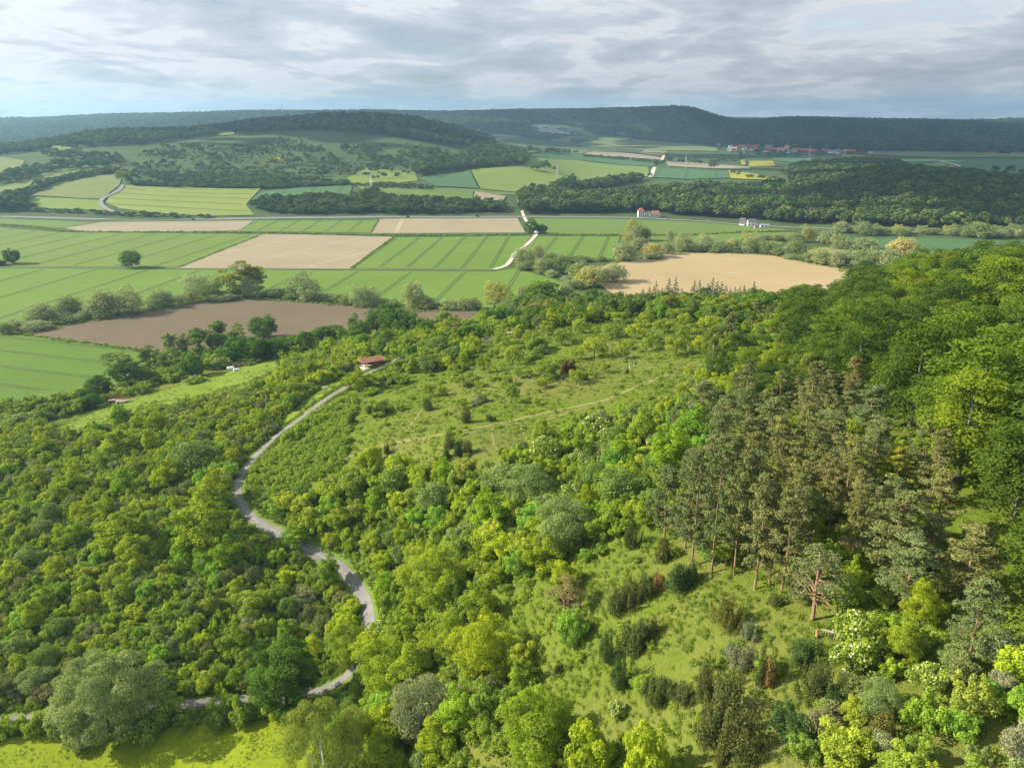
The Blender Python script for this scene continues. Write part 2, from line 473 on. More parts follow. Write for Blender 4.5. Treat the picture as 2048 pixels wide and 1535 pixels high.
def clip_lines(xy, p, q, spacing, gap, wd, phase=.5, inset=4.0):
    """parallel pairs of wheel tracks in direction p->q clipped to polygon xy"""
    xy = np.asarray(xy, float); d = np.array(q) - np.array(p); d /= np.hypot(*d); nrm = np.array([-d[1], d[0]])
    off = (xy - np.array(p)) @ nrm
    res = []
    k0 = math.floor(off.min() / spacing)
    k = k0
    while k * spacing < off.max():
        for g in ((-gap, gap) if gap else (0,)):
            o = (k + phase) * spacing + g
            ts = []
            n = len(xy)
            for i in range(n):
                a, b = xy[i], xy[(i + 1) % n]
                oa, ob = (a - p) @ nrm - o, (b - p) @ nrm - o
                if (oa < 0) != (ob < 0):
                    s = oa / (oa - ob); ts.append(((a + (b - a) * s) - p) @ d)
            ts.sort()
            for i in range(0, len(ts) - 1, 2):
                if ts[i + 1] - ts[i] > 3 * inset:
                    res.append((np.array(p) + d * (ts[i] + inset) + nrm * o, np.array(p) + d * (ts[i + 1] - inset) + nrm * o, wd))
        k += 1
    return res

def px(poly): return unproj([p[0] for p in poly], [p[1] for p in poly])[:, :2]

def spline(pts, n=8):
    pts = np.asarray(pts, float); out = []
    for i in range(len(pts) - 1):
        p0, p1, p2, p3 = pts[max(i - 1, 0)], pts[i], pts[i + 1], pts[min(i + 2, len(pts) - 1)]
        for t in np.linspace(0, 1, n, endpoint=False):
            out.append(.5 * ((2 * p1) + (-p0 + p2) * t + (2 * p0 - 5 * p1 + 4 * p2 - p3) * t * t + (-p0 + 3 * p1 - 3 * p2 + p3) * t ** 3))
    out.append(pts[-1]); return np.array(out)

def strip(name, xy, width, mat, off=.15, step=3.0, cross=4, rag=0.0):
    """a road or track along a world polyline, draped"""
    xy = np.asarray(xy, float)
    seg = np.hypot(*np.diff(xy, axis=0).T); s = np.concatenate([[0], np.cumsum(seg)])
    n = max(3, int(s[-1] / step)); q = np.linspace(0, s[-1], n)
    c = np.stack([np.interp(q, s, xy[:, 0]), np.interp(q, s, xy[:, 1])], 1)
    d = np.gradient(c, axis=0); d /= np.hypot(*d.T)[:, None] + 1e-9
    nr = np.stack([-d[:, 1], d[:, 0]], 1)
    vs = []
    for j in range(cross + 1):
        wv = (j / cross - .5) * width
        ex = R.normal(0, rag, n) if rag and j in (0, cross) else 0
        vs.append(c + nr * (wv + (ex * np.sign(wv) if rag else 0))[:, None] if rag and j in (0, cross) else c + nr * wv)
    v = np.stack(vs, 1).reshape(-1, 2)
    zc = H(v[:, 0], v[:, 1])
    v3 = np.column_stack([v, zc + off])
    k = cross + 1
    f = [(i * k + j, i * k + j + 1, (i + 1) * k + j + 1, (i + 1) * k + j) for i in range(n - 1) for j in range(cross)]
    f = np.array(f)[:, ::-1]
    o = mesh_obj(name, v3, f, [mat], smooth=True)
    tag(o, kind='structure'); return o

# soils and crops
M_bare = mat_soil('bare_soil', (0.245, 0.205, 0.128), (0.31, 0.265, 0.175), .012, .5)
M_bare2 = mat_soil('dry_soil', (0.24, 0.21, 0.14), (0.3, 0.262, 0.18), .012, -.6)
M_brown = mat_soil('brown_soil', (0.108, 0.083, 0.05), (0.148, 0.114, 0.072), .012, .15)
M_tan = mat_soil('tan_soil', (0.31, 0.235, 0.12), (0.385, 0.3, 0.165), .012, .3)
M_crop = mat_crop('winter_wheat', (0.105, 0.172, 0.022), (0.128, 0.2, 0.029), .5)
M_crop2 = mat_crop('young_wheat', (0.1, 0.178, 0.018), (0.12, 0.206, 0.023), -.6)
M_crop3 = mat_crop('deep_wheat', (0.075, 0.148, 0.01), (0.094, 0.175, 0.015), .1)
M_crop4 = mat_crop('grey_green_wheat', (0.1, 0.162, 0.03), (0.12, 0.19, 0.038), .1)
M_teal = mat_crop('blue_green_crop', (0.055, 0.125, 0.042), (0.07, 0.148, 0.052), .4)
M_yellow = mat_crop('yellow_green_crop', (.17, .22, .040), (.205, .25, .05), .1, .008, .12)
M_olive = mat_crop('olive_meadow', (.12, .16, .040), (.16, .195, .055), .3, .012)
M_lime = mat_crop('lime_meadow', (.13, .20, .030), (.16, .23, .04), .3, .012)
M_pale = mat_crop('pale_meadow', (.17, .19, .07), (.22, .23, .09), .1, .01)
M_rape = mat_crop('rape_field', (.26, .26, .030), (.31, .30, .035), .3, .012)
M_bright = mat_crop('bright_meadow', (.150, .200, .004), (.200, .255, .006), .2, .12, .9, (.3, .7), .45)
M_lime2 = mat_crop('hay_meadow', (.115, .175, .008), (.155, .22, .014), .3, .06, .5, (.3, .7), .45)
M_verge = mat_crop('verge', (.09, .15, .018), (.13, .19, .03), .2, .08, .3)
M_tram = mat_plain('wheel_track', (.030, .062, .018), .95, .3, .5)
M_tram2 = mat_plain('dry_wheel_track', (.52, .42, .30), .95, .2, .5)
M_fringe = mat_crop('rough_grass', (.075, .14, .022), (.11, .17, .04), .2, .05, .3)
M_road = mat_plain('asphalt', (.20, .20, .205), .9, .15, .4)
M_gravel = mat_plain('gravel', (.55, .50, .43), .95, .15, .3)
M_white = mat_plain('white_line', (.75, .75, .73), .7, .1, 1)

# valley plain
PX_E = [(-120,450),(0,455),(110,464),(380,467),(526,468),(357,534),(0,532),(-140,530)]
PX_Fd = [(528,468),(660,470),(787,474),(700,537),(357,536)]
PX_G = [(791,475),(900,474),(1069,471),(1042,498),(1022,518),(1002,534),(985,538),(704,536)]
PX_C = [(510,441),(757,437.5),(741,465.5),(480,462)]
PX_B = [(128,456),(205,444),(400,442.5),(508,441),(478,461),(376,463),(171,463)]
PX_D = [(760,438),(1035,436),(1051,465),(743,466.5)]
PX_A = [(-120,434),(0,436),(195,444.5),(120,455.5),(0,449),(-120,446)]
PX_I = [(1067,436),(1227,438),(1380,443.5),(1474,451),(1560,457),(1585,461),(1470,464),(1348,468),(1095,467.5)]
PX_H = [(1077,473),(1160,472.5),(1240,473),(1226,517),(1090,513),(1050,499)]
PX_J = [(-140,536),(0,536),(357,539),(700,541),(990,543),(1030,536),(1100,556),(1165,578),(1140,600),(950,618),(700,608),(480,590),(300,600),(100,640),(0,662),(-160,690)]
PX_K = [(52,668),(102,656),(190,640),(287,626),(410,602),(496,599),(600,604),(700,612),(822,622),(957,622),(932,640),(850,652),(690,668),(560,692),(287,700),(170,684)]
PX_L = [(-200,668),(0,673),(45,670),(160,686),(286,703),(300,735),(235,790),(120,812),(0,815),(-250,815)]
PX_M = [(1180,536),(1234,524),(1300,512),(1350,505),(1450,506),(1540,510),(1602,523),(1680,536),(1750,547),(1790,575),(1600,620),(1250,600),(1200,570)]
PX_N = [(1690,478),(1850,476),(2048,480),(2300,488),(2300,530),(2048,530),(1860,529),(1760,505)]
PX_O = [(1260,473),(1348,471),(1480,466),(1590,464),(1560,490),(1450,500),(1300,500)]
PX_Q = [(1610,502),(1650,494),(1695,498),(1690,507),(1620,508)]

def field(name, poly, mat, tram=None, off=.12, jit=.0, tm=None, **kw):
    xy = px(poly); lines = []
    if tram:
        for (a, b, sp, gap, wd, ph) in tram:
            pq = px([a, b]); lines += clip_lines(xy, pq[0], pq[1], sp, gap, wd, ph)
    return drape(name, xy, mat, off, None, jit, lines, tm or M_tram, **kw)

field('crop_field', PX_E, M_crop, [((41,522),(253,470),36,1.1,.8,.3)], off=.10)
field('bare_field', PX_Fd, M_bare, [((420,520),(640,474),60,1.2,.5,.3)], tm=M_tram2)
field('crop_field', PX_G, M_crop2, [((736,532),(817,475.6),23.5,1.1,.85,.5)])
field('crop_field', PX_C, M_crop, [((502,457),(537,441),26,1.1,.9,.5)])
field('bare_field', PX_B, M_bare2, off=.11)
field('bare_field', PX_D, M_bare, [((1030,438),(1046,464),160,1.2,.8,.12)], tm=M_tram2)
field('crop_field', PX_A, M_crop4)
field('crop_field', PX_I, M_crop4)
field('crop_field', PX_H, M_crop2, [((1107,510),(1134,475),27,1.1,.9,.4)])
field('crop_field', PX_J, M_crop2, [((0,578),(137,540),44,1.1,.8,.5)], off=.09)
field('bare_field', PX_K, M_brown)
field('crop_field', PX_L, M_crop3, [((0,713),(222,739),22,1.0,.7,.4)])
field('bare_field', PX_M, M_tan)
field('crop_field', PX_N, M_teal)
field('crop_field', PX_O, M_crop4)
field('meadow', PX_Q, M_pale, off=.16)
# slopes beyond the road
field('crop_field', [(251,371),(376,374),(523,378),(505,395),(492,410),(509,431),(410,433),(308,427),(240,418),(212,405),(224,386)], M_yellow, [((300,376),(500,384),34,1.2,1.0,.4)], off=0.85)
field('meadow', [(64,391),(120,362),(180,353),(230,350),(243,356),(240,370),(213,392),(203,399),(150,397)], M_olive, off=0.85)
field('meadow', [(51,396),(198,401),(200,412),(212,422),(100,418),(55,410)], M_lime, off=0.85)
field('meadow', [(79,347),(123,324),(180,326),(239,331),(237,339),(143,350),(90,358)], M_olive, off=1.20)
field('meadow', [(0,375),(40,365),(70,360),(60,372),(0,395),(-60,400),(-60,380)], M_olive, off=1.20)
field('meadow', [(-60,316),(0,315),(50,322),(40,345),(0,350),(-60,350)], M_olive, off=1.20)
field('crop_field', [(526,384),(600,376),(697,369),(705,372),(700,391),(600,396),(503,399)], M_teal, [((530,395),(548,378),40,1.2,1.0,.5)], off=0.85)
field('crop_field', [(748,371),(850,375),(946,382),(946,399),(860,402),(790,402)], M_crop4, off=0.85)
field('crop_field', [(837,357),(880,350),(940,343),(949,362),(957,378),(871,374)], M_teal, off=1.20)
field('meadow', [(943,340),(1022,334),(1054,322),(1060,314),(1150,320),(1296,334),(1300,353),(1200,361),(1141,367),(1110,380),(1039,386),(962,379)], M_lime, off=1.20)
field('bare_field', [(950,384),(1012,393),(1004,408),(947,398)], mat_soil('stubble', (.25, .22, .13), (.30, .26, .16), .02), off=1.20)
field('crop_field', [(872,377),(957,380),(1062,388),(1141,368),(1150,375),(1080,392),(1000,390)], M_crop4, off=0.94)
field('crop_field', [(1056,312),(1170,322),(1306,334),(1325,322),(1165,310),(1100,306)], M_teal, off=1.60)
field('crop_field', [(1040,308),(1135,298),(1190,302),(1165,309),(1100,306)], M_olive, off=1.70)
field('crop_field', [(1310,333),(1335,339),(1455,343),(1461,357),(1380,360),(1303,356)], M_teal, [((1340,356),(1348,340),60,1.5,1.4,.5)], off=1.60)
field('crop_field', [(1456,342),(1512,350),(1562,361),(1461,358)], M_rape, off=1.80)
field('bare_field', [(1192,302),(1260,308),(1326,317),(1325,321),(1240,315),(1169,309)], M_bare2, off=1.80)
field('bare_field', [(1332,324),(1400,327),(1498,335),(1502,340),(1420,338),(1336,333)], M_bare2, off=1.80)
field('meadow', [(1145,290),(1188,276),(1280,281),(1380,289),(1434,297),(1436,304),(1345,302),(1240,299)], M_olive, off=2.00)
field('meadow', [(1130,258),(1165,259),(1186,269),(1180,273),(1140,268)], M_olive, off=2.40)
field('meadow', [(1085,277),(1130,272),(1150,275),(1140,287),(1110,284)], M_olive, off=2.40)
field('crop_field', [(1290,301),(1335,303),(1330,314),(1276,308)], M_pale, off=2.00)
field('crop_field', [(1498,323),(1546,323),(1552,334),(1498,335)], M_rape, off=1.80)
field('crop_field', [(1480,321),(1490,321),(1492,330),(1484,331)], M_rape, off=1.80)
field('crop_field', [(1681,310),(1728,312),(1720,320),(1694,319)], M_rape, off=1.80)
field('crop_field', [(1799,334),(1881,325),(1936,342),(1854,348)], M_yellow, off=1.80)
field('crop_field', [(1540,311),(1680,312),(1700,326),(1640,330),(1550,322)], M_teal, off=1.70)
field('crop_field', [(1725,322),(1880,318),(2060,318),(2200,325),(2200,360),(2060,358),(1940,342),(1882,324),(1800,332)], M_teal, off=1.70)
field('meadow', [(1740,297),(1850,301),(2060,306),(2200,308),(2200,315),(2048,316),(1880,316),(1735,310)], M_olive, off=1.70)
field('meadow', [(783,258),(820,258),(900,275),(975,293),(940,291),(860,277),(800,267)], M_olive, off=1.80)
field('meadow', [(93,292),(110,293),(150,300),(130,304),(100,300)], M_olive, off=1.80)
field('meadow', [(432,265),(470,263),(470,270),(440,273)], M_olive, off=1.80)
field('meadow', [(740,390),(690,360),(735,336),(830,346),(836,362),(760,372)], M_lime, off=0.85)

# near meadows: the strip below the hedge, the bright meadow by the lane
field('meadow', [(235,806),(330,780),(455,742),(560,713),(600,703),(640,700),(600,720),(540,745),(480,770),(400,790),(300,822),(180,866),(130,884),(110,860)], M_lime2, off=.12)
field('meadow', [(-160,1478),(0,1475),(120,1468),(300,1455),(420,1448),(520,1440),(610,1440),(640,1500),(560,1600),(400,1700),(-250,1700)], M_bright, off=.12)

# roads
pv_ = px([(-150,430),(0,433),(100,435.5),(205,438.5),(284,441),(410,438.5),(513,436.5),(700,434.5),(850,434),(1046,433.2),(1140,434),(1227,434.6),(1300,437),(1380,441),(1474,448.5),(1560,453.5),(1656,457),(1792,462.5),(1900,467),(2048,474),(2250,482)])
strip('main_road', spline(pv_, 6), 7.5, M_road, .25, 8)
tk = px([(1034,392),(1041,412),(1047,431),(1057,447),(1072,464),(1070,472),(1056,487),(1042,498),(1029,508),(1022,520),(1010,532),(988,538.5),(900,539),(780,538),(680,538),(540,538),(400,537),(273,536),(120,535),(0,534),(-120,533)])
strip('farm_track', spline(tk[:12], 6), 4.0, M_gravel, .22, 5)
strip('farm_track', spline(tk[11:], 6), 1.7, mat_soil('grassy_track', (.22, .22, .11), (.34, .31, .20), .1), .21, 5)
strip('lane', spline(px([(246,371),(237,383),(206,399),(203,410),(219,422),(245,430)]), 6), 6, mat_plain('old_asphalt', (.20, .20, .20), .9, .15, .3), 1.5, 8)
strip('farm_track', px([(1328,312),(1324,322),(1318,326)]), 8, M_gravel, 2.4, 10)
strip('farm_track', px([(1309,336),(1305,347),(1301,356)]), 9, M_gravel, 2.4, 10)
strip('farm_track', spline(px([(1881,324),(1910,331),(1936,341),(1980,352),(2060,365)]), 5), 9, M_gravel, 2.4, 10)

# the winding lane on the near hill and its verge
LANE = [(900,674),(850,690),(800,715),(760,735),(720,757),(690,775),(650,800),(600,838),(560,866),(530,893),(500,925),(480,955),(474,985),(484,1012),(510,1040),(550,1062),(600,1092),(650,1118),(690,1145),(718,1180),(734,1215),(738,1260),(725,1310),(695,1350),(650,1378),(600,1390),(500,1396),(400,1405),(300,1418),(180,1428),(80,1436),(0,1441),(-150,1452)]
lane_xy = spline(px(LANE), 8)
assert len(lane_xy) > 0
strip('lane_verge', lane_xy, 8.5, M_verge, .08, 2, 6, .4)
drape('verge_meadow', px([(546,876),(575,826),(620,788),(660,762),(705,738),(745,742),(705,772),(655,800),(605,838),(568,872)]), M_lime2, .07)
def mat_lane():
    m, nt, out = new_mat('lane_asphalt'); p = pos(nt)
    a = noise(nt, p, .25, 4, .6); b = noise(nt, p, 1.6, 5, .7); c = noise(nt, p, 6, 3, .6)
    col = mix_c(nt, ramp(nt, a, [(.35, 0.), (.65, 1.)]), (.135, .134, .128), (.185, .18, .17))
    col = mix_c(nt, ramp(nt, b, [(.58, 0.), (.66, .6)]), col, (.09, .095, .08))
    col = mix_c(nt, math_n(nt, 'MULTIPLY', c, .3), col, (.24, .23, .21))
    finish(nt, out, col, .9, c, .3, .05)
    return m
M_lane = mat_lane()
strip('lane', lane_xy, 2.5, M_lane, .14, 2, 4, .02)
strip('lane_patch', lane_xy[60:150] + .05, .5, mat_plain('lane_joint', (.22, .21, .19), .95, .25, .8), .152, 2, 1, .12)
rd = spline(px([(470,728),(560,706),(620,695),(690,684),(760,669),(830,656),(885,647),(950,640),(1015,634),(1100,626)]), 8)
strip('valley_road', rd, 6.5, M_road, .2, 4)
strip('road_marking', rd, .18, M_white, .215, 4, 1)
# trodden paths over the juniper meadow
M_path = mat_soil('trodden_path', (.155, .168, .045), (.21, .205, .075), .2)
for pl, wd in (([(760,892),(820,880),(900,866),(980,851),(1060,832),(1150,814),(1205,802),(1240,787),(1300,763),(1360,736),(1400,722)], 1.7),
               ([(1205,803),(1150,822),(1080,842),(1000,852),(940,868)], .9),
               ([(760,892),(720,905),(690,915)], 1.2), ([(806,868),(830,840),(848,815)], .7), ([(985,856),(986,880),(996,900)], .7), ([(1042,846),(1046,866),(1060,874)], .5)):
    strip('footpath', spline(px(pl), 8), wd, M_path, .06, 2, 2, .15)
print('land', round(time.time() - T0, 1))
# ------------------------------------------------------------------ foliage material
def mat_leaf(name, stops, trans=.32, tcol=(1.25, 1.3, .5), rough=.7, var=.35):
    """stops: colours a plant of this kind may have; a plant's own colour picks the rest"""
    m, nt, out = new_mat(name)
    oi = nt.nodes.new('ShaderNodeObjectInfo')
    k = len(stops)
    c = ramp(nt, oi.outputs['Random'], [(i / max(1, k - 1), s) for i, s in enumerate(stops)]) if k > 1 else None
    at = nt.nodes.new('ShaderNodeAttribute'); at.attribute_name = 'tint'
    f = math_n(nt, 'ADD', math_n(nt, 'MULTIPLY', at.outputs['Fac'], 2 * var), 1 - var)
    g = nt.nodes.new('ShaderNodeCombineColor')
    fr = math_n(nt, 'ADD', math_n(nt, 'MULTIPLY', at.outputs['Fac'], 2.6 * var), 1 - 1.3 * var)
    L(nt, fr, g.inputs[0]); L(nt, f, g.inputs[1]); L(nt, f, g.inputs[2])
    c = mix_c(nt, 1.0, c if c is not None else stops[0], g.outputs[0], 'MULTIPLY')
    c = mix_c(nt, 1.0, c, oi.outputs['Color'], 'MULTIPLY')
    c = mix_c(nt, 1.0, c, (LEAF_GAIN,) * 3, 'MULTIPLY')
    d = N(nt, 'ShaderNodeBsdfDiffuse', Roughness=.5); L(nt, c, d.inputs[0])
    t = nt.nodes.new('ShaderNodeBsdfTranslucent'); L(nt, mix_c(nt, 1.0, c, tcol, 'MULTIPLY'), t.inputs[0])
    s = nt.nodes.new('ShaderNodeMixShader'); s.inputs[0].default_value = trans
    L(nt, d.outputs[0], s.inputs[1]); L(nt, t.outputs[0], s.inputs[2])
    L(nt, s.outputs[0], out.inputs[0])
    return m

M_bark = mat_plain('bark', (.13, .105, .08), .95, .3, 3)
M_grey = mat_plain('grey_bark', (.30, .28, .25), .95, .3, 3)
M_beechbark = mat_plain('smooth_bark', (.17, .16, .145), .95, .3, 3)
M_orange = mat_plain('pine_bark', (.25, .165, .10), .95, .35, 1.2)
M_birchbark = mat_plain('birch_bark', (.62, .60, .56), .9, .25, 2)
M_flower = mat_leaf('blossom', [(.50, .48, .32)], .15, (1, 1, .9), var=.12)
LEAF = {}
def leafmat(k, stops, **kw): LEAF[k] = mat_leaf(k + '_leaves', stops, **kw)
leafmat('hawthorn', [(.205, .250, .030), (.235, .270, .032), (.165, .235, .034)])
leafmat('dogwood', [(.150, .210, .033), (.185, .235, .036), (.118, .182, .031)])
leafmat('blackthorn', [(.150, .165, .060), (.135, .165, .055), (.165, .165, .075)], trans=.2)
leafmat('willow', [(.195, .225, .095), (.215, .240, .100), (.175, .215, .085)], trans=.25, tcol=(1.05, 1.1, .8))
leafmat('maple', [(.170, .220, .022), (.190, .235, .022), (.145, .208, .026)])
leafmat('round', [(.070, .135, .020), (.082, .145, .022), (.06, .12, .02)])
leafmat('beech', [(.052, .090, .013), (.066, .102, .013), (.040, .076, .014)])
leafmat('fruit', [(.168, .212, .030), (.190, .232, .032), (.150, .202, .032)])
leafmat('juniper', [(.062, .078, .022), (.054, .074, .021), (.072, .078, .022)], trans=.1)
leafmat('pine', [(.130, .146, .050), (.118, .142, .052), (.142, .146, .050)], trans=.15, tcol=(1.1, 1.1, .7))
leafmat('spruce', [(.040, .070, .022), (.046, .078, .022)], trans=.1)
leafmat('birch', [(.135, .165, .028), (.125, .16, .035)], trans=.35)
leafmat('whitebeam', [(.140, .182, .058), (.128, .176, .050)], trans=.2)
leafmat('ash', [(.105, .155, .035), (.12, .165, .04)], trans=.3)
leafmat('woods', [(.034, .066, .020), (.056, .096, .024), (.078, .118, .028), (.040, .070, .024), (.110, .145, .034)], trans=.15)
leafmat('herb', [(.115, .160, .018), (.085, .140, .016), (.135, .165, .030), (.095, .155, .018)], trans=.25)

# ------------------------------------------------------------------ crowns
def crown_mesh(rng, blobs, n, size, asp=.62, shell=(.72, 1.05), up=.3, jit=.55, droop=0.0, wpow=2.0):
    """n leaf sprays spread over lumpy clumps; returns verts, quads, tint"""
    b = np.asarray(blobs, float)
    wt = (b[:, 3] * b[:, 4] + b[:, 3] * b[:, 5]) ** (wpow / 2); wt /= wt.sum()
    k = rng.choice(len(b), n, p=wt)
    d = rng.normal(size=(n, 3)); d[:, 2] = d[:, 2] + up * 1.2; d /= np.linalg.norm(d, axis=1)[:, None]
    r = b[k, 3:6]
    rad = rng.uniform(shell[0], shell[1], n)[:, None]
    c = b[k, :3] + d * r * rad
    nr = d / r; nr /= np.linalg.norm(nr, axis=1)[:, None]
    nr = nr + rng.normal(size=(n, 3)) * jit; nr[:, 2] += up; nr /= np.linalg.norm(nr, axis=1)[:, None]
    t = rng.normal(size=(n, 3)); t[:, 2] -= droop * 3
    t -= nr * (t * nr).sum(1)[:, None]; t /= np.linalg.norm(t, axis=1)[:, None]
    s = np.cross(nr, t)
    L_ = size * rng.uniform(.65, 1.4, n)[:, None]; W_ = L_ * asp * rng.uniform(.75, 1.25, n)[:, None]
    bend = nr * L_ * .18
    p0 = c - t * L_ * .5 - bend; p1 = c + s * W_ * .5; p2 = c + t * L_ * .55 - bend; p3 = c - s * W_ * .5
    v = np.stack([p0, p1, p2, p3], 1).reshape(-1, 3)
    f = np.arange(4 * n).reshape(n, 4)
    bt = rng.uniform(.25, .75, len(b))
    tint = np.clip(bt[k] + rng.normal(0, .17, n), 0, 1)
    return v, f, tint

def dome(rng, n, rx, rz, cz, br, flat=.7, low=-.35, inner=.25, lump=.22):
    """n clump centres over a lumpy ellipsoid"""
    out = []
    ph = rng.uniform(0, 6.28, 4)
    for i in range(n):
        z = low + (1 - low) * ((i + rng.uniform(.2, .8)) / n)
        a = i * 2.39996 + rng.uniform(-.5, .5)
        q = math.sqrt(max(0, 1 - z * z))
        k = 1 + lump * math.sin(2 * a + ph[0]) * math.cos(3 * z + ph[1]) + lump * .6 * math.sin(3 * a + ph[2])
        rr = (1 - inner * rng.random() ** 2) * k
        s = br * rng.uniform(.7, 1.35)
        out.append((rx * q * rr * math.cos(a) * .82, rx * q * rr * math.sin(a) * .82, cz + rz * z * rr * .82, s, s, s * flat))
    return out

def limb_trunk(rng, h, r, blobs, zb, every=1, n=6, top=.75, lean=.0):
    """tapered trunk with limbs running out to some of the clumps"""
    mb = MB()
    lx, ly = rng.normal(0, lean * h, 2)
    pts = [(lx * t * t, ly * t * t, h * top * t - (.5 if t == 0 else 0)) for t in (0, .08, .3, .6, 1)]
    mb.tube(pts, [r * 1.35, r, r * .8, r * .55, r * .2], n)
    for b in blobs[::every]:
        z0 = max(zb, min(b[2] * .72, h * top * .95)); t = z0 / (h * top)
        p = np.array((lx * t * t, ly * t * t, z0)); q = np.array(b[:3]); md = (p + q) / 2 + np.array((0, 0, -.05 * h * rng.random()))
        rr = r * .35 * (1 - .5 * t)
        mb.tube([p, md, q], [rr, rr * .7, rr * .25], 4, cap=False)
    return mb

PROTO = {}      # kind -> list of (crown mesh, trunk mesh or None)
DIM = {}        # kind -> nominal width, height
def reg(kind, crown, trunk_mb, leafm, barkm, extra=None):
    v, f, t = crown
    me_o = mesh_obj('foliage', v, f, [leafm] if extra is None else [leafm, extra[0]], None if extra is None else extra[1], attr=t)
    cm = me_o.data; bpy.data.objects.remove(me_o)
    tm = None
    if trunk_mb is not None:
        o = trunk_mb.build('trunk', barkm); tm = o.data; bpy.data.objects.remove(o)
    PROTO.setdefault(kind, []).append((cm, tm))

def make_species():
    g = lambda s: np.random.default_rng(s)
    for i in range(5):                                   # hawthorn: dense, mounded, many small clumps, uneven outline
        r = g(100 + i); bl = dome(r, 30, 2.5, 2.5, 2.5, .78, .8, -.7, .35, .32)
        bl += [(r.normal(0, 1.1), r.normal(0, 1.1), r.uniform(4.2, 5.2), .45, .45, .5) for _ in range(6)]
        reg('hawthorn', crown_mesh(r, bl, 5600, .27, up=.35), None, LEAF['hawthorn'], None)
    DIM['hawthorn'] = (5.4, 5.2)
    for i in range(5):                                   # dogwood: lower, spreading, several heads
        r = g(140 + i); bl = []
        for _ in range(r.integers(4, 7)):
            a, q, h = r.uniform(0, 6.28), r.uniform(.3, 2.1), r.uniform(1.3, 3.0)
            for _k in range(7): bl.append((q * math.cos(a) + r.normal(0, .6), q * math.sin(a) + r.normal(0, .6), h * r.uniform(.35, 1), .62, .62, .55))
        reg('dogwood', crown_mesh(r, bl, 4600, .25, up=.3), None, LEAF['dogwood'], None)
    DIM['dogwood'] = (5.2, 3.4)
    for i in range(4):                                   # blackthorn: thin foliage over grey twigs
        r = g(180 + i); bl = dome(r, 26, 2.1, 1.9, 1.7, .62, .75, -.6, .4, .35)
        mb = MB()
        for _ in range(46):
            a, q = r.uniform(0, 6.28), r.uniform(.4, 2.2); h = r.uniform(1.2, 3.6) * (1 - .12 * q)
            mb.tube([(q * .2 * math.cos(a), q * .2 * math.sin(a), -.2), (q * .7 * math.cos(a), q * .7 * math.sin(a), h * .6), (q * math.cos(a) + r.normal(0, .2), q * math.sin(a) + r.normal(0, .2), h)], [.05, .035, .012], 3, cap=False)
        reg('blackthorn', crown_mesh(r, bl, 3200, .21, up=.25, jit=.8), mb, LEAF['blackthorn'], M_grey)
    DIM['blackthorn'] = (4.4, 3.6)
    for i in range(5):                                   # willow: broad dome of fine grey-green clumps, often split heads
        r = g(220 + i); bl = []
        for c in range(r.integers(2, 5)):
            ox, oy = r.normal(0, 2.2, 2); s = r.uniform(.75, 1.05)
            bl += [(b[0] + ox, b[1] + oy, b[2], b[3], b[4], b[5]) for b in dome(r, 32, 3.6 * s, 5.2 * s, 4.7 * s, 1.1, .85, -.88, .3, .28)]
        reg('willow', crown_mesh(r, bl, 5200, .46, .45, up=.3, droop=.3, jit=.5), limb_trunk(r, 9, .4, bl[:14], 1.0, 2), LEAF['willow'], M_bark)
    DIM['willow'] = (11.5, 10.2)
    for i in range(5):                                   # field maple / young oak: upright, airy, bright
        r = g(260 + i); bl = dome(r, 40, 2.9, 4.0, 5.0, .85, .7, -.8, .4, .34)
        bl += [(r.normal(0, .8), r.normal(0, .8), r.uniform(8.2, 9.6), .5, .5, .7) for _ in range(5)]
        reg('maple', crown_mesh(r, bl, 6600, .30, up=.35), limb_trunk(r, 9, .2, bl[::4], 1.2), LEAF['maple'], M_bark)
    DIM['maple'] = (6.6, 9.6)
    for i in range(5):                                   # round dark broadleaf tree
        r = g(300 + i); bl = dome(r, 66, 4.6, 5.9, 5.6, 1.2, .75, -.85, .3, .22)
        reg('round', crown_mesh(r, bl, 5000, .52, up=.4, jit=.5), limb_trunk(r, 11, .35, bl[::9], 1.8), LEAF['round'], M_bark)
    DIM['round'] = (10.4, 11.6)
    for i in range(6):                                   # beech: layered horizontal sprays
        r = g(340 + i); bl = []; ph = r.uniform(0, 6.28, 2)
        for z in np.linspace(3.5, 17.2, 10):
            t = (z - 3.5) / 13.7; rad = 5.0 * math.sqrt(max(.05, 1 - (max(0, t - .3) / .78) ** 2)) * (.62 + .38 * min(1, t / .3)) * r.uniform(.85, 1.12)
            m = max(3, int(2.1 * rad))
            for q in range(m):
                a = 6.283 * q / m + r.uniform(-.5, .5); rr = rad * r.uniform(.5, 1.0) * (1 + .18 * math.sin(2 * a + ph[0]))
                s_ = r.uniform(1.1, 1.8)
                bl.append((rr * math.cos(a), rr * math.sin(a), z + r.normal(0, .8), s_, s_, s_ * r.uniform(.5, .85)))
        for q in range(4): bl.append((r.normal(0, 1.6), r.normal(0, 1.6), 18 + r.normal(0, .4), 1.5, 1.5, .8))
        reg('beech', crown_mesh(r, bl, 10500, .36, .6, up=.4, jit=.5), limb_trunk(r, 19, .24, bl[::9], 5, 1, 7, .85), LEAF['beech'], M_beechbark)
    DIM['beech'] = (10.5, 20.2)
    for i in range(6):                                   # orchard tree: short trunk, loose crown with gaps
        r = g(380 + i); bl = dome(r, 22, 2.5, 2.4, 3.0, .78, .75, -.72, .3, .32)
        reg('fruit', crown_mesh(r, bl, 3200, .26, up=.35), limb_trunk(r, 4.6, .13, bl[::2], 1.3), LEAF['fruit'], M_bark)
    DIM['fruit'] = (5.6, 5.2)
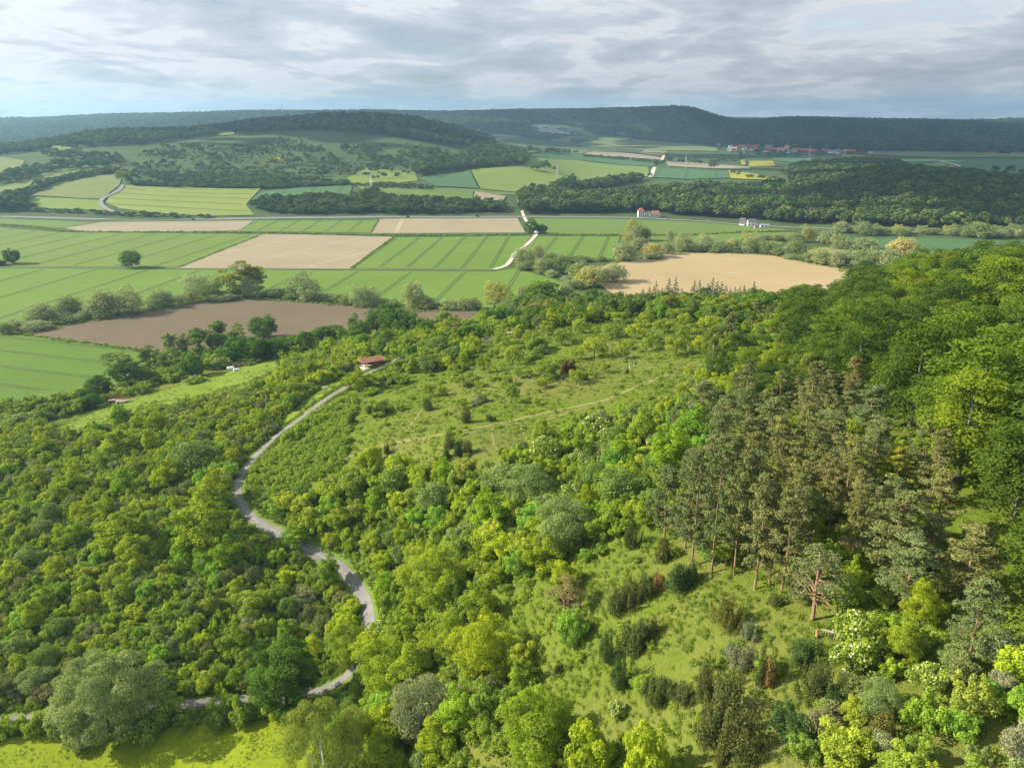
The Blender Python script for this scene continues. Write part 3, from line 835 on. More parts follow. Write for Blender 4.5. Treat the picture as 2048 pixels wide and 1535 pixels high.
    for i in range(6):                                   # juniper: bundle of upright pointed plumes
        r = g(420 + i); bl = []
        nn = (5, 9, 14, 7, 4, 11)[i]; sp = (.45, .8, 1.25, .7, .28, 1.0)[i]
        for _ in range(nn):
            x, y = r.normal(0, sp, 2); h = r.uniform(1.9, 3.9) * (1 - .14 * math.hypot(x, y))
            for q in np.linspace(.15, 1, 6): bl.append((x * (1 + .25 * q), y * (1 + .25 * q), h * q * .92, .62 * (1.12 - .75 * q), .62 * (1.12 - .75 * q), .45))
        cs = sp * .9 + .3
        bl += [(r.normal(0, sp * .45), r.normal(0, sp * .45), z, cs * (1.1 - z * .22), cs * (1.1 - z * .22), .7) for z in (.6, 1.2, 1.8, 2.4) for _k in range(2 if nn > 5 else 1)]
        reg('juniper', crown_mesh(r, bl, (3000, 5000, 7500, 4000, 2200, 6000)[i], .17, .45, up=.45, jit=.5, droop=-.5), None, LEAF['juniper'], None)
    DIM['juniper'] = (3.0, 3.9)
    for i in range(6):                                   # Scots pine: whorls of flat plumes on a bare orange trunk
        r = g(460 + i); bl = []; lo = (.16, .28, .22, .14, .34, .2)[i]; mb = MB()
        mb.tube([(0, 0, -.6), (0, 0, .8), (r.normal(0, .15), r.normal(0, .15), 8), (r.normal(0, .2), r.normal(0, .2), 16.3)], [.24, .18, .13, .03], 7)
        for z in np.arange(16 * lo, 15.6, .92):
            t = (z - 16 * lo) / (16 * (1 - lo)); rad = (3.0 * (1 - t) ** .6 + .4) * (.75 + .25 * min(1, t / .25)) * r.uniform(.8, 1.2)
            for q in range(r.integers(4, 6)):
                a = r.uniform(0, 6.283); rr = rad * r.uniform(.6, 1.05); zz_ = z + rr * r.uniform(.05, .3)
                mb.tube([(0, 0, z - .2), (rr * .55 * math.cos(a), rr * .55 * math.sin(a), z + .1), (rr * math.cos(a), rr * math.sin(a), zz_)], [.045, .03, .012], 3, cap=False)
                bl.append((rr * math.cos(a), rr * math.sin(a), zz_, .66, .66, .32))
                bl.append((rr * .6 * math.cos(a + .2), rr * .6 * math.sin(a + .2), z + .25, .55, .55, .28))
        for z in np.arange(3, 16 * lo, .9):              # dead snags under the crown
            a = r.uniform(0, 6.283); q = r.uniform(.5, 1.9)
            mb.tube([(0, 0, z), (q * math.cos(a), q * math.sin(a), z + r.uniform(-.2, .4))], [.035, .012], 3, cap=False)
        reg('pine', crown_mesh(r, bl, 6000, .34, .42, up=.5, jit=.7), mb, LEAF['pine'], M_orange)
    DIM['pine'] = (6.0, 16.4)
    for i in range(2):                                   # lone pine, open crown and long bare lower limbs
        r = g(500 + i); bl = []; mb = MB()
        mb.tube([(0, 0, -.6), (0, 0, .7), (.1, 0, 6), (.1, .1, 12.2)], [.30, .22, .16, .04], 7)
        for z in np.arange(3.4, 12, .55):
            t = (z - 3.4) / 8.6; rad = (3.3 * (1 - t) ** .5 + .3) * r.uniform(.8, 1.1)
            for q in range(3):
                a = r.uniform(0, 6.283); rr = rad * r.uniform(.8, 1.05)
                tip = np.array((rr * math.cos(a), rr * math.sin(a), z + rr * .30))
                mb.tube([(0, 0, z - .3), tip * (.5, .5, 1) - (0, 0, .25), tip], [.085, .055, .02], 4, cap=False)
                if t > .16:
                    bl.append((*tip, .75, .75, .42)); bl.append((tip[0] * .7, tip[1] * .7, tip[2] - .1, .6, .6, .35))
                else:
                    for _k in range(3): mb.tube([tip * .8, tip * .95 + r.normal(0, .5, 3)], [.03, .01], 3, cap=False)
        reg('open_pine', crown_mesh(r, bl, 2500, .34, .36, up=.5, jit=.8), mb, LEAF['pine'], M_orange)
    DIM['open_pine'] = (6.6, 12.4)
    for i in range(3):                                   # spruce: pointed cone of drooping tiers
        r = g(540 + i); bl = []
        for z in np.arange(1.0, 15.4, .75):
            t = z / 15.6; rad = 2.7 * (1 - t) + .15
            for q in range(max(3, int(rad * 3.2))):
                a = r.uniform(0, 6.283); bl.append((rad * .75 * math.cos(a), rad * .75 * math.sin(a), z - .1 * rad, .34 * rad + .2, .34 * rad + .2, .38))
        mb = MB(); mb.tube([(0, 0, -.4), (0, 0, 7), (0, 0, 16)], [.24, .15, .03], 6)
        reg('spruce', crown_mesh(r, bl, 2800, .42, .42, up=.5, jit=.5), mb, LEAF['spruce'], M_bark)
    DIM['spruce'] = (5.6, 16.0)
    for i in range(3):                                   # elder: mound with cream flower plates
        r = g(580 + i); bl = dome(r, 22, 2.0, 1.7, 1.9, .72, .75, -.7, .3, .3)
        v, f, t = crown_mesh(r, bl, 4200, .24, up=.35)
        n = 150; b = np.array(bl)[r.integers(0, 22, n)]; d = r.normal(size=(n, 3)); d[:, 2] = np.abs(d[:, 2]) + .2; d[:, 0] -= .4; d /= np.linalg.norm(d, axis=1)[:, None]
        c = b[:, :3] + d * b[:, 3:6] * 1.12; s = r.uniform(.05, .12, n)[:, None]
        ex = np.cross(d, (0, 1, .2)); ex /= np.linalg.norm(ex, axis=1)[:, None]; ey = np.cross(d, ex)
        fv = np.stack([c + ex * s, c + ey * s, c - ex * s, c - ey * s], 1).reshape(-1, 3)
        V = np.vstack([v, fv]); FF = np.vstack([f, np.arange(4 * n).reshape(n, 4) + len(v)])
        reg('elder', (V, FF, np.concatenate([t, np.full(n, .6)])), None, LEAF['dogwood'], None, (M_flower, [0] * len(f) + [1] * n))
    DIM['elder'] = (4.6, 3.8)
    for i in range(2):                                   # birch: hanging veils round a white stem
        r = g(620 + i); bl = []
        for _ in range(60):
            a, t = r.uniform(0, 6.283), r.uniform(0, 1); z = 4.5 + 9 * t; rad = 3.0 * math.sin(math.pi * (.25 + .7 * t)) * r.uniform(.5, 1)
            bl.append((rad * math.cos(a), rad * math.sin(a), z, .55, .55, 1.25))
        reg('birch', crown_mesh(r, bl, 13000, .20, .5, up=.2, droop=.7, jit=.6), limb_trunk(r, 12.5, .13, bl[::5], 3, 1, 6, .95), LEAF['birch'], M_birchbark)
    DIM['birch'] = (7.0, 14.4)
    for i in range(3):                                   # whitebeam: soft pale mounded crown
        r = g(660 + i); bl = dome(r, 40, 2.9, 3.0, 3.4, .95, .8, -.8, .3, .22)
        reg('whitebeam', crown_mesh(r, bl, 5600, .28, .6, up=.4), limb_trunk(r, 5, .16, bl[::6], .8), LEAF['whitebeam'], M_grey)
    DIM['whitebeam'] = (6.4, 6.8)
    for i in range(3):                                   # ash / poplar: tall, loose, see-through heads
        r = g(700 + i); bl = []
        for c in range(4):
            ox, oy = r.normal(0, 1.3, 2); tz = r.uniform(6.5, 10)
            bl += [(b[0] + ox, b[1] + oy, b[2], b[3], b[4], b[5]) for b in dome(r, 12, 1.6, 2.8 + .3 * (tz - 6), tz * .9, .8, .85, -.95, .2, .3)]
        bl += [(r.normal(0, 1.5), r.normal(0, 1.5), r.uniform(1.2, 4.2), .95, .95, .9) for _ in range(12)]
        reg('ash', crown_mesh(r, bl, 4600, .44, .55, up=.3, jit=.55), limb_trunk(r, 11, .22, bl[::2], 2.5, 1, 6, .85), LEAF['ash'], M_bark)
    DIM['ash'] = (7.4, 12.2)
    for i in range(5):                                   # far woodland crowns
        r = g(740 + i); bl = dome(r, 16, 3.9, 4.0, 7.0, 1.5, .8, -.6, .25, .25)
        reg('woods', crown_mesh(r, bl, 260, 1.45, .75, up=.5, jit=.6), None, LEAF['woods'], None)
    DIM['woods'] = (10.0, 12.5)
    for i in range(2):                                   # conifers of the far woods
        r = g(780 + i); bl = [(0, 0, z, .25 + 2.2 * (1 - z / 14), .25 + 2.2 * (1 - z / 14), .9) for z in np.arange(2, 14, 1.3)]
        reg('fir', crown_mesh(r, bl, 170, 1.2, .6, up=.6, jit=.5), None, LEAF['spruce'], None)
    DIM['fir'] = (5.0, 14.2)
    for i in range(4):                                   # low herbs and young growth in the meadows
        r = g(820 + i); bl = [(r.normal(0, .35), r.normal(0, .35), r.uniform(.1, .35), .28, .28, .22) for _ in range(7)]
        reg('herb', crown_mesh(r, bl, 80, .19, .55, up=.5, jit=.9), None, LEAF['herb'], None)
    DIM['herb'] = (1.2, .6)
    for i in range(4):                                   # mounds of bramble and seedlings
        r = g(860 + i); bl = dome(r, 13, 1.05, .8, .6, .42, .75, -.4, .4, .3)
        reg('bramble', crown_mesh(r, bl, 520, .24, .6, up=.4), None, LEAF['dogwood'], None)
    DIM['bramble'] = (2.4, 1.5)
make_species()
NV = {k: len(v) for k, v in PROTO.items()}
# finer-leaved plants for the nearest specimens
r = np.random.default_rng(901); bl = dome(r, 70, 4.6, 5.2, 4.9, .95, .85, -.9, .3, .2)
reg('willow', crown_mesh(r, bl, 30000, .20, .5, up=.3, droop=.2, jit=.55), limb_trunk(r, 9, .3, bl[:14], 1.0, 2), LEAF['willow'], M_bark)
r = np.random.default_rng(902); bl = dome(r, 70, 3.6, 5.9, 5.8, 1.0, .75, -.88, .35, .26)
reg('round', crown_mesh(r, bl, 24000, .24, up=.35, jit=.55), limb_trunk(r, 11, .3, bl[::9], 1.8), LEAF['round'], M_bark)
r = np.random.default_rng(903); bl = dome(r, 55, 2.2, 2.2, 2.2, .55, .8, -.8, .4, .2)
mb = MB()
for _ in range(90):
    a, q, h = r.uniform(0, 6.28), r.uniform(.3, 2.2), r.uniform(2, 4.3); h *= 1 - .1 * q
    mb.tube([(q * .2 * math.cos(a), q * .2 * math.sin(a), -.2), (q * .7 * math.cos(a), q * .7 * math.sin(a), h * .6), (q * math.cos(a) + r.normal(0, .2), q * math.sin(a) + r.normal(0, .2), h)], [.04, .025, .010], 3, cap=False)
r = np.random.default_rng(904); bl2 = dome(r, 64, 2.9, 4.2, 4.8, .72, .7, -.85, .45, .34) + [(r.normal(0, .8), r.normal(0, .8), r.uniform(8.2, 9.6), .5, .5, .7) for _ in range(6)]
reg('maple', crown_mesh(r, bl2, 19000, .165, up=.35), limb_trunk(r, 9, .18, bl2[::5], 1.0), LEAF['maple'], M_bark)
r = np.random.default_rng(905); bl2 = dome(r, 56, 2.9, 3.2, 3.3, .8, .8, -.85, .35, .24)
reg('whitebeam', crown_mesh(r, bl2, 17000, .16, .6, up=.4), limb_trunk(r, 5, .14, bl2[::6], .8), LEAF['whitebeam'], M_grey)
r = np.random.default_rng(906); bl2 = []
for _ in range(120):
    a, t = r.uniform(0, 6.283), r.uniform(0, 1); z = 2.5 + 11 * t; rad = 3.2 * math.sin(math.pi * (.3 + .66 * t)) ** .8 * r.uniform(.4, 1)
    bl2.append((rad * math.cos(a), rad * math.sin(a), z, .42, .42, 1.0))
reg('birch', crown_mesh(r, bl2, 42000, .095, .5, up=.2, droop=.7, jit=.6), limb_trunk(r, 12.5, .09, bl2[::8], 3, 1, 6, .95), LEAF['birch'], M_birchbark)
r = np.random.default_rng(903)
reg('blackthorn', crown_mesh(r, bl, 15000, .11, up=.25, jit=.9), mb, LEAF['blackthorn'], M_grey)
print('species', round(time.time() - T0, 1))
# ------------------------------------------------------------------ where everything grows
PD = {}
for k, vs in PROTO.items():
    PD[k] = []
    for cm, tm in vs:
        co = np.empty(len(cm.vertices) * 3, np.float32); cm.vertices.foreach_get('co', co); co = co.reshape(-1, 3)
        lo, hi = np.percentile(co, 1.0, 0), np.percentile(co, 99.0, 0)
        PD[k].append(((hi[0] - lo[0] + hi[1] - lo[1]) / 2, float(hi[2])))
PL = []          # every plant: kind, x, y, z, width, height, turn, variant, tone, zone
HASH = {}
CELL = 6.0
def hadd(x, y, r): HASH.setdefault((int(x // CELL), int(y // CELL)), []).append((x, y, r))
def hfree(x, y, r):
    cx_, cy_ = int(x // CELL), int(y // CELL); n = 3
    for i in range(cx_ - n, cx_ + n + 1):
        for j in range(cy_ - n, cy_ + n + 1):
            for (a, b, q) in HASH.get((i, j), ()):
                if (a - x) ** 2 + (b - y) ** 2 < (r + q) ** 2: return False
    return True

TONES = {'hawthorn': [('yellow-green', (1, 1, 1)), ('bright yellow-green', (1.08, 1.10, .7)), ('fresh green', (.72, .98, 1.1)), ('dull olive', (.86, .84, 1.2))],
 'dogwood': [('mid-green', (1, 1, 1)), ('bright green', (1.2, 1.2, .9)), ('dark green', (.75, .8, .95)), ('soft grey-green', (1.15, 1.05, 2.2))],
 'blackthorn': [('grey-brown', (1, .95, 1)), ('drab olive', (1.0, 1.05, .8)), ('silvery', (1.2, 1.2, 1.6))],
 'willow': [('grey-green', (1, 1, 1)), ('silvery', (1.15, 1.15, 1.3)), ('yellowish', (1.3, 1.15, .75)), ('pale tan', (1.55, 1.22, .95)), ('dull green', (.78, .86, .7))],
 'maple': [('yellow-green', (1, 1, 1)), ('golden-green', (1.10, 1.06, .8)), ('lime-green', (.82, 1.02, .9))],
 'round': [('dark green', (1, 1, 1)), ('deep green', (.78, .84, .9)), ('leaf-green', (1.35, 1.25, 1))],
 'beech': [('mid-green', (1, 1, 1)), ('dark green', (.66, .76, .85)), ('light green', (1.5, 1.42, 1.1)), ('yellowish', (1.9, 1.6, 1.0))],
 'fruit': [('light green', (1, 1, 1)), ('yellow-green', (1.15, 1.08, .8)), ('soft green', (.88, .95, 1.2))],
 'juniper': [('dark olive', (1, 1, 1)), ('brownish', (1.4, 1.1, .9)), ('deep green', (.7, .95, .9)), ('reddish dead', (2.3, 1.25, 1.5)), ('greyish', (1.9, 1.7, 3.2)), ('dark red', (1.2, .42, .6))],
 'pine': [('olive-brown', (1, 1, 1)), ('grey-green', (.86, .96, .95)), ('rusty olive', (1.12, 1.0, .9)), ('golden-yellow', (1.75, 1.55, .6))],
 'open_pine': [('olive-brown', (1, 1, 1)), ('rusty olive', (1.2, 1, .9))],
 'spruce': [('dark green', (1, 1, 1)), ('brownish', (2.2, 1.3, 1.3))],
 'elder': [('green', (1, 1, 1))], 'birch': [('light green', (1, 1, 1)), ('pale green', (1.15, 1.1, 1.2))],
 'whitebeam': [('pale grey-green', (1, 1, 1)), ('soft green', (.82, .95, .7))],
 'ash': [('light green', (1, 1, 1)), ('pale green', (1.2, 1.12, 1.3)), ('yellow', (1.75, 1.3, .8))],
 'woods': [('dark green', (1, 1, 1)), ('mid-green', (1.35, 1.3, 1.1)), ('yellow-green', (3.0, 2.2, 1.0)), ('purplish grey', (1.9, 1.1, 1.9)), ('sunlit green', (1.9, 1.6, 1.2))],
 'fir': [('dark green', (1, 1, 1))]}

def put(kind, x, y, w, h, zone, tone=None, var=None, hand=False, rot=None):
    if tone is None:
        n = len(TONES[kind]); pr = {4: (.5, .2, .2, .1), 3: (.5, .25, .25), 2: (.7, .3), 1: (1,), 5: (.5, .2, .12, .06, .12), 6: (.6, .25, .15, 0, 0, 0)}[n]
        if kind == 'woods': pr = (.6, .33, 0, .02, .05)
        if kind == 'pine': pr = (.5, .28, .21, .01)
        tone = int(R.choice(n, p=pr))
    if var is None: var = int(R.integers(NV[kind]))
    PL.append([kind, x, y, None, w, h, R.uniform(0, 6.283) if rot is None else rot, var, tone, zone, hand])

def hand(kind, data, zone, tone=None, var=None, rad=.38):
    """plants read off the photo: u, v of the base, width and height in photo pixels"""
    rows = [tuple(float(q) for q in s.split(',')) for s in data.replace('\n', '').split(';') if s.strip()]
    p = unproj([r[0] for r in rows], [r[1] for r in rows])
    for i, r in enumerate(rows):
        x, y, z = p[i]
        _, _, dep = proj(x, y, z); dpr = math.atan2(CZ - z, math.hypot(x, y))
        w = r[2] * dep / F; h = max(.8, (r[3] * dep / F - w * .25 * math.sin(dpr)) / math.cos(dpr))
        y2 = y + w * .12
        put(kind, x, y2, w, h, zone, int(r[4]) if len(r) > 4 else tone, var, True)
        hadd(x, y2, w * rad)

def inpoly(u, v, poly):
    poly = np.asarray(poly, float); x, y = poly[:, 0], poly[:, 1]
    c = np.zeros(len(u), bool); j = len(poly) - 1
    for i in range(len(poly)):
        t = ((y[i] > v) != (y[j] > v)) & (u < (x[j] - x[i]) * (v - y[i]) / (y[j] - y[i] + 1e-12) + x[i])
        c ^= t; j = i
    return c

# pixels that must stay in view: the visible stretches of the lane, the hut, trailers, bales ...
_lv = []
for a in lane_xy[::2]:
    z = H1(*a); u, v, d = proj(a[0], a[1], z)
    if (778 < v < 826) or (880 < v < 1228 and not (560 < u < 612)) or (v > 1362 and (u < 120 or 285 < u < 505 or 628 < u < 690)): _lv.append((u, v, d))
KEEP = np.array(_lv + [(742 + i, 725 + j, 290) for i in (-26, -12, 0, 12, 26) for j in (-9, 2, 10)] + [(760, 742, 290), (775, 735, 290)] + [(238 + i, 802, 385) for i in (-18, -6, 6, 18)] + [(463, 740, 385), (476, 742, 385)]
                + [(u, v, 430) for u, v in ((575, 702), (600, 698), (630, 691), (676, 683), (880, 648), (900, 645), (1010, 634), (970, 676), (985, 672), (1020, 672))] + [(1263, 734, 262)] + [(u, v, 520) for u in range(826, 950, 8) for v in (627, 633)] + [(u, v, 600) for u, v in ((1560, 566), (1600, 562), (1640, 558), (1680, 553), (1720, 548), (1530, 572))] + [(1670 + i, 1276, 112) for i in (-40, -20, 0, 15)] + [(1635, 1260, 112)])
def blocks(x, y, z, w, h):
    u, v, d = proj(x, y, z); ut, vt, dt = proj(x, y, z + h)
    hw = w * F / d / 2 * .9
    return bool(((np.abs(KEEP[:, 0] - u) < hw + 3) & (KEEP[:, 1] < v + 3) & (KEEP[:, 1] > vt - 4) & (KEEP[:, 2] > d - 4)).any())

def scatter(poly, spacing, picks, zone, ymax=700, ymin=30, dens=1.0, holes=(), noise_=0.0, size=(.75, 1.25), keep=True, rad=.36, free=True, zmin=None):
    """picks: ((kind, probability, width, height), ...)"""
    poly = np.asarray(poly, float)
    c = unproj(np.clip(poly[:, 0], -700, 2750), np.clip(poly[:, 1], 180, 2000))
    x0, x1 = c[:, 0].min() - 5, c[:, 0].max() + 5; y0, y1 = max(ymin, c[:, 1].min() - 5), min(ymax, c[:, 1].max() + 30)
    gx, gy = np.meshgrid(np.arange(x0, x1, spacing), np.arange(y0, y1, spacing))
    gx = gx.ravel() + R.uniform(-.48, .48, gx.size) * spacing; gy = gy.ravel() + R.uniform(-.48, .48, gy.size) * spacing
    m = (gy > ymin) & (gy < ymax); gx, gy = gx[m], gy[m]
    gz = H(gx, gy); u, v, d = proj(gx, gy, gz)
    m = inpoly(u, v, poly)
    for hpoly in holes: m &= ~inpoly(u, v, hpoly)
    if zmin is not None: m &= gz > zmin
    nsc = max(14, spacing * 5); pr = np.full(len(gx), dens)
    if noise_: pr = np.clip(dens + noise_ * vnoise(gx / nsc, gy / nsc, 21), 0, 1)
    m &= R.random(len(gx)) < pr
    ks = [p[0] for p in picks]; pp = np.array([p[1] for p in picks], float); pp /= pp.sum()
    cnt = 0
    o = np.nonzero(m)[0]; R.shuffle(o)
    for i in o:
        # kinds grow in drifts
        q = pp * np.exp(1.1 * np.array([vnoise(gx[i] / 22, gy[i] / 22, 40 + j * 3) for j in range(len(ks))])); q /= q.sum()
        j = int(R.choice(len(ks), p=q)); _, _, w, h = picks[j]
        s = R.uniform(*size); w *= s * R.uniform(.85, 1.15); h *= s * R.uniform(.85, 1.15)
        if free and not hfree(gx[i], gy[i], w * rad): continue
        if keep and blocks(gx[i], gy[i], gz[i], w, h): continue
        put(ks[j], gx[i], gy[i], w, h, zone); cnt += 1
        if free: hadd(gx[i], gy[i], w * rad)
    return cnt

for a in lane_xy[::2]: hadd(a[0], a[1], 1.7)

# ---- river willows and field trees on the plain
hand('willow', '''80,645,56,40,0;135,631,52,40,0;164,640,40,18,0;208,631,65,52,0;263,626,64,52,0;323,614,48,36,0;68,660,52,20,1;30,660,42,20,0;3,667,30,22,0;
126,646,45,16,4;398,588,60,40,1;418,596,42,34,4;384,604,38,32,0;500,596,38,36,1;362,608,22,20,0;616,597,76,48,0;726,611,58,44,1;823,616,50,54,0''', 'the first row of willows')
hand('willow', '548,594,48,18,4;612,602,30,14,1;665,604,44,18,4;760,612,40,18,4;857,620,42,26,0;905,620,42,22,0;933,620,40,24,4;953,618,34,22,4;998,608,54,44,2;1039,600,40,30,0;1138,606,42,38,0;1010,628,60,22,4;446,604,40,14,4;572,600,30,13,4;690,608,30,15,4', 'the first row of willows')
hand('ash', '485,594,78,70,2', 'the first row of willows', var=0)
hand('round', '1083,612,58,50,2;1045,622,44,30,0;1120,622,40,30,1', 'the brow of the hill')
hand('willow', '1044,532,50,38,0;1078,520,36,30,0;1046,540,30,14,0;1080,548,42,30,0;1100,530,36,26,4;1134,550,62,40,4;1158,562,50,32,4;1107,556,30,14,1;1134,564,30,14,0;1186,578,56,40,2;1226,563,46,36,1;1110,545,30,20,0;1168,545,44,26,1;1206,566,44,32,0;1060,538,34,18,4;1150,578,46,20,0', 'the riverside thicket')
hand('willow', '''1262,468,32,30,2;1275,482,30,34,0;1292,481,22,28,4;1257,485,34,20,2;1278,498,38,24,0;1251,522,46,38,0;1298,512,38,28,3;1340,484,18,24,0;1335,508,26,26,0;1367,494,28,26,0;1305,518,34,14,4;1172,525,40,12,4;1210,522,20,10,4;
1368,503,38,30,0;1404,503,36,34,1;1445,504,34,22,4;1464,498,22,20,3;1481,498,28,22,4;1498,490,32,26,2;1514,505,46,34,0;1539,508,34,26,0;1560,512,30,16,4;1592,513,42,34,4;1580,518,26,10,0;1543,481,24,10,4;1567,481,30,12,4;1589,484,32,18,0;1616,484,28,34,2;1645,488,38,26,0;1681,498,34,28,0;1669,490,30,22,4;1693,467,32,22,0;1724,470,40,28,0;
1638,522,38,26,2;1650,532,34,30,0;1676,534,32,32,0;1726,539,68,46,0;1787,541,58,44,0;1811,508,58,32,3;1741,498,58,24,0;1838,535,48,34,0;1618,522,34,18,4;1855,470,30,14,0;1908,470,34,22,4;1946,474,50,32,4;2010,474,32,20,4;2035,474,34,26,0;1760,470,30,16,4;1800,471,34,18,4;1700,535,30,20,0;1760,540,34,22,4;1600,520,24,12,4;1425,505,30,14,4;1320,515,26,12,4;1390,504,26,14,4;1760,522,40,22,0;1705,520,40,20,0''', 'the river')
hand('round', '262,536,37,34,0', 'the open wheat', var=1)
hand('round', '24,528,30,30,1;-6,531,30,12,1', 'the open wheat', var=2)
hand('round', '1063,467,26,28,0;1084,467,22,18,1', 'the farm track')
# ---- hedge of big trees between the bright meadow and the fields
hand('round', '251,773,56,50,1;382,756,46,50,0;479,725,64,52,1;516,722,54,48,1;526,677,54,46,0;547,715,46,36,1;574,701,56,30,0;611,701,38,40,2;642,684,44,30,0;668,674,40,24,0;685,687,20,30,2;196,786,50,34,1;753,666,46,50,1;787,668,62,52,1;814,666,44,42,0;772,623,28,18,0;648,683,34,30,1;437,705,36,40,0', 'the meadow hedge')
hand('ash', '300,738,36,48,0;330,742,40,46,0;342,712,30,46,1;369,711,26,44,0;400,711,40,54,0;412,690,22,30,1;437,691,36,48,0;471,691,40,42,1;244,742,54,40,1;352,742,44,30,0;706,656,26,28,0;719,680,40,40,0;950,676,42,36,0', 'the meadow hedge')
hand('dogwood', '294,763,26,26,0;424,739,40,30,0;441,739,36,24,3;553,716,24,12,1;328,759,52,24,0;273,780,60,22,0;240,790,46,18,0;198,804,44,20,2;160,796,46,18,0;113,828,32,26,2;90,817,36,24,2;147,818,50,22,0;90,838,40,22,2;34,855,64,28,3;14,828,44,22,2;365,745,40,20,0;395,765,36,16,0;300,772,40,16,0;838,656,22,20,0;828,637,18,13,0;863,654,30,15,1;500,728,40,14,2;590,705,34,16,0;620,690,40,18,0', 'the meadow hedge')
hand('spruce', '772,702,46,56,0;1190,640,36,52,0', 'the roadside trees')
hand('maple', '890,675,38,34,1;716,786,40,46,0;700,779,30,34,1;735,776,32,30,0;756,764,26,22,0', 'the roadside trees')
hand('pine', '916,676,30,32,2;1070,650,46,44,2;1310,632,44,30,2', 'the roadside trees')
hand('whitebeam', '875,712,50,40,1;904,722,40,30,1;860,742,52,34,1', 'the roadside trees')
hand('dogwood', '887,646,28,24,0;909,646,30,16,0;936,717,36,34,1;826,744,40,30,0;810,715,50,24,1;819,698,38,32,0;741,788,34,16,1;775,770,40,24,0;804,766,34,18,0;754,830,56,34,0;800,822,20,14,1', 'the upper lane')
# ---- orchard meadow
hand('fruit', '''1025,733,40,44,0;969,747,28,40,0;919,774,31,26,0;1083,777,24,22,1;1023,808,30,44,2;858,794,24,27,0;885,793,20,24,0;1189,716,44,42,1;1124,690,36,34,0;1225,676,43,28,2;1293,704,28,30,0;1242,719,27,29,0;1353,712,50,40,0;1153,769,31,31,0;1095,755,50,34,0;1046,755,34,24,2;
1153,856,22,30,1;851,849,10,11,0;1189,757,16,14,2;933,702,26,26,0;988,716,24,22,0;1020,700,34,30,0;1060,690,34,30,0;1000,690,30,26,2;1095,672,34,30,0;1160,668,38,32,0;1270,678,38,30,1;1330,668,42,32,0;1380,680,44,32,0;1420,665,44,34,1;1290,655,40,30,0;1240,650,36,28,2;1400,705,40,34,1;1350,645,40,30,0;1440,700,36,36,0;1310,690,30,26,0;1370,655,40,30,1;1155,720,30,26,0;940,760,20,18,2;960,775,18,16,1;905,748,22,20,0;1120,735,26,22,2;1210,745,24,20,0;1380,755,24,26,1;1255,700,26,22,1''', 'the orchard meadow')
hand('dogwood', '1078,707,54,31,2;1060,720,36,16,2;1105,760,34,16,2;1180,748,26,12,0;990,760,24,12,0;895,830,22,10,1', 'the orchard meadow')
hand('blackthorn', '964,805,22,18,0;950,812,18,14,2;1165,745,22,14,0;776,777,11,14,0', 'the orchard meadow')
hand('dogwood', '612,868,34,26,0;592,876,36,26,1;628,856,30,22,0;578,890,34,26,0;643,846,30,20,1;800,742,30,24,0;822,734,34,28,1;848,722,36,30,0', 'the upper lane')
hand('juniper', '''933,845,20,30,1;980,842,17,15,2;898,895,24,28,1;893,920,20,26,2;918,912,18,34,2;936,908,18,30,0;875,950,26,36,1;775,908,13,22,0;702,850,14,24,2;855,821,20,26,0;1135,745,27,27,5;1433,770,11,24,2;1170,760,16,14,0;860,955,16,20,0''', 'the juniper meadow')
# ---- foreground junipers
hand('juniper', '1215,1325,36,62,2;1262,1306,44,54,0;1285,1290,46,50,0;1302,1275,34,36,1;1240,1380,40,70,2;1315,1410,46,58,0;1338,1395,26,40,0;1366,1406,46,42,0;1412,1400,44,80,0', 'the juniper slope', rad=.25)
hand('juniper', '1520,1372,22,74,0,4', 'the juniper slope', var=4, rad=.2)
hand('juniper', '1535,1374,24,66,3', 'the juniper slope', var=4, rad=.2)
hand('juniper', '1360,1180,56,58,2;1325,1120,36,46,0;1262,1098,36,50,0;1235,1226,52,46,0;1266,1208,54,50,0;1295,1192,50,44,0;1318,1180,30,34,3;1457,1258,62,62,1;1497,1277,34,34,4;1610,1322,60,44,2;1640,1405,74,84,0;1668,1420,44,40,2;1586,1482,72,60,2;1440,1532,28,44,1;1130,1210,32,40,0;1765,1482,52,54,1;1700,1270,34,56,2;1480,1345,30,52,4;1495,1340,26,50,4;1462,1316,26,26,4', 'the juniper slope', rad=.3)
hand('juniper', '1455,1455,92,100,0;1472,1520,110,100,0;1430,1480,60,56,2', 'the juniper slope', var=5, rad=.3)
hand('hawthorn', '1690,1535,110,80,0;1180,1580,90,120,1;1290,1590,90,130,1;1145,1290,62,62,2', 'the foreground scrub')
# ---- pines
hand('pine', '''1330,1085,72,150;1372,1100,66,190;1385,1135,64,220,0;1425,1150,66,260;1450,1090,66,210;1470,1152,62,230;1495,1130,62,220;1512,1182,66,220;1540,1175,66,200;1566,1192,80,205;1590,1130,66,180;1548,1005,62,170;1600,990,60,180;1575,1060,60,160;1624,1000,60,170;1652,1004,60,175;1690,1022,60,150;1735,1005,62,150;1702,1150,58,205;
1752,1130,62,160;1790,1000,62,110,3;1868,1090,80,150,2;1810,1224,112,155;1935,1205,112,155,2;1944,1325,92,165,1;1400,880,58,120;1490,895,64,120;1352,870,40,60;1440,900,50,110;1545,900,60,100;1750,940,70,110;1660,920,60,100;1416,1050,60,170;1500,1040,60,170;1655,1090,56,170;1720,1080,56,130,1;1600,1205,50,62;1850,940,60,100,1;1610,840,50,80,2;1690,870,56,90,1''', 'the pine stand', rad=.22)
hand('open_pine', '1630,1247,112,152,0', 'the juniper slope', var=0, rad=.2)
hand('open_pine', '1130,1238,74,84,1', 'the juniper slope', var=1, rad=.2)
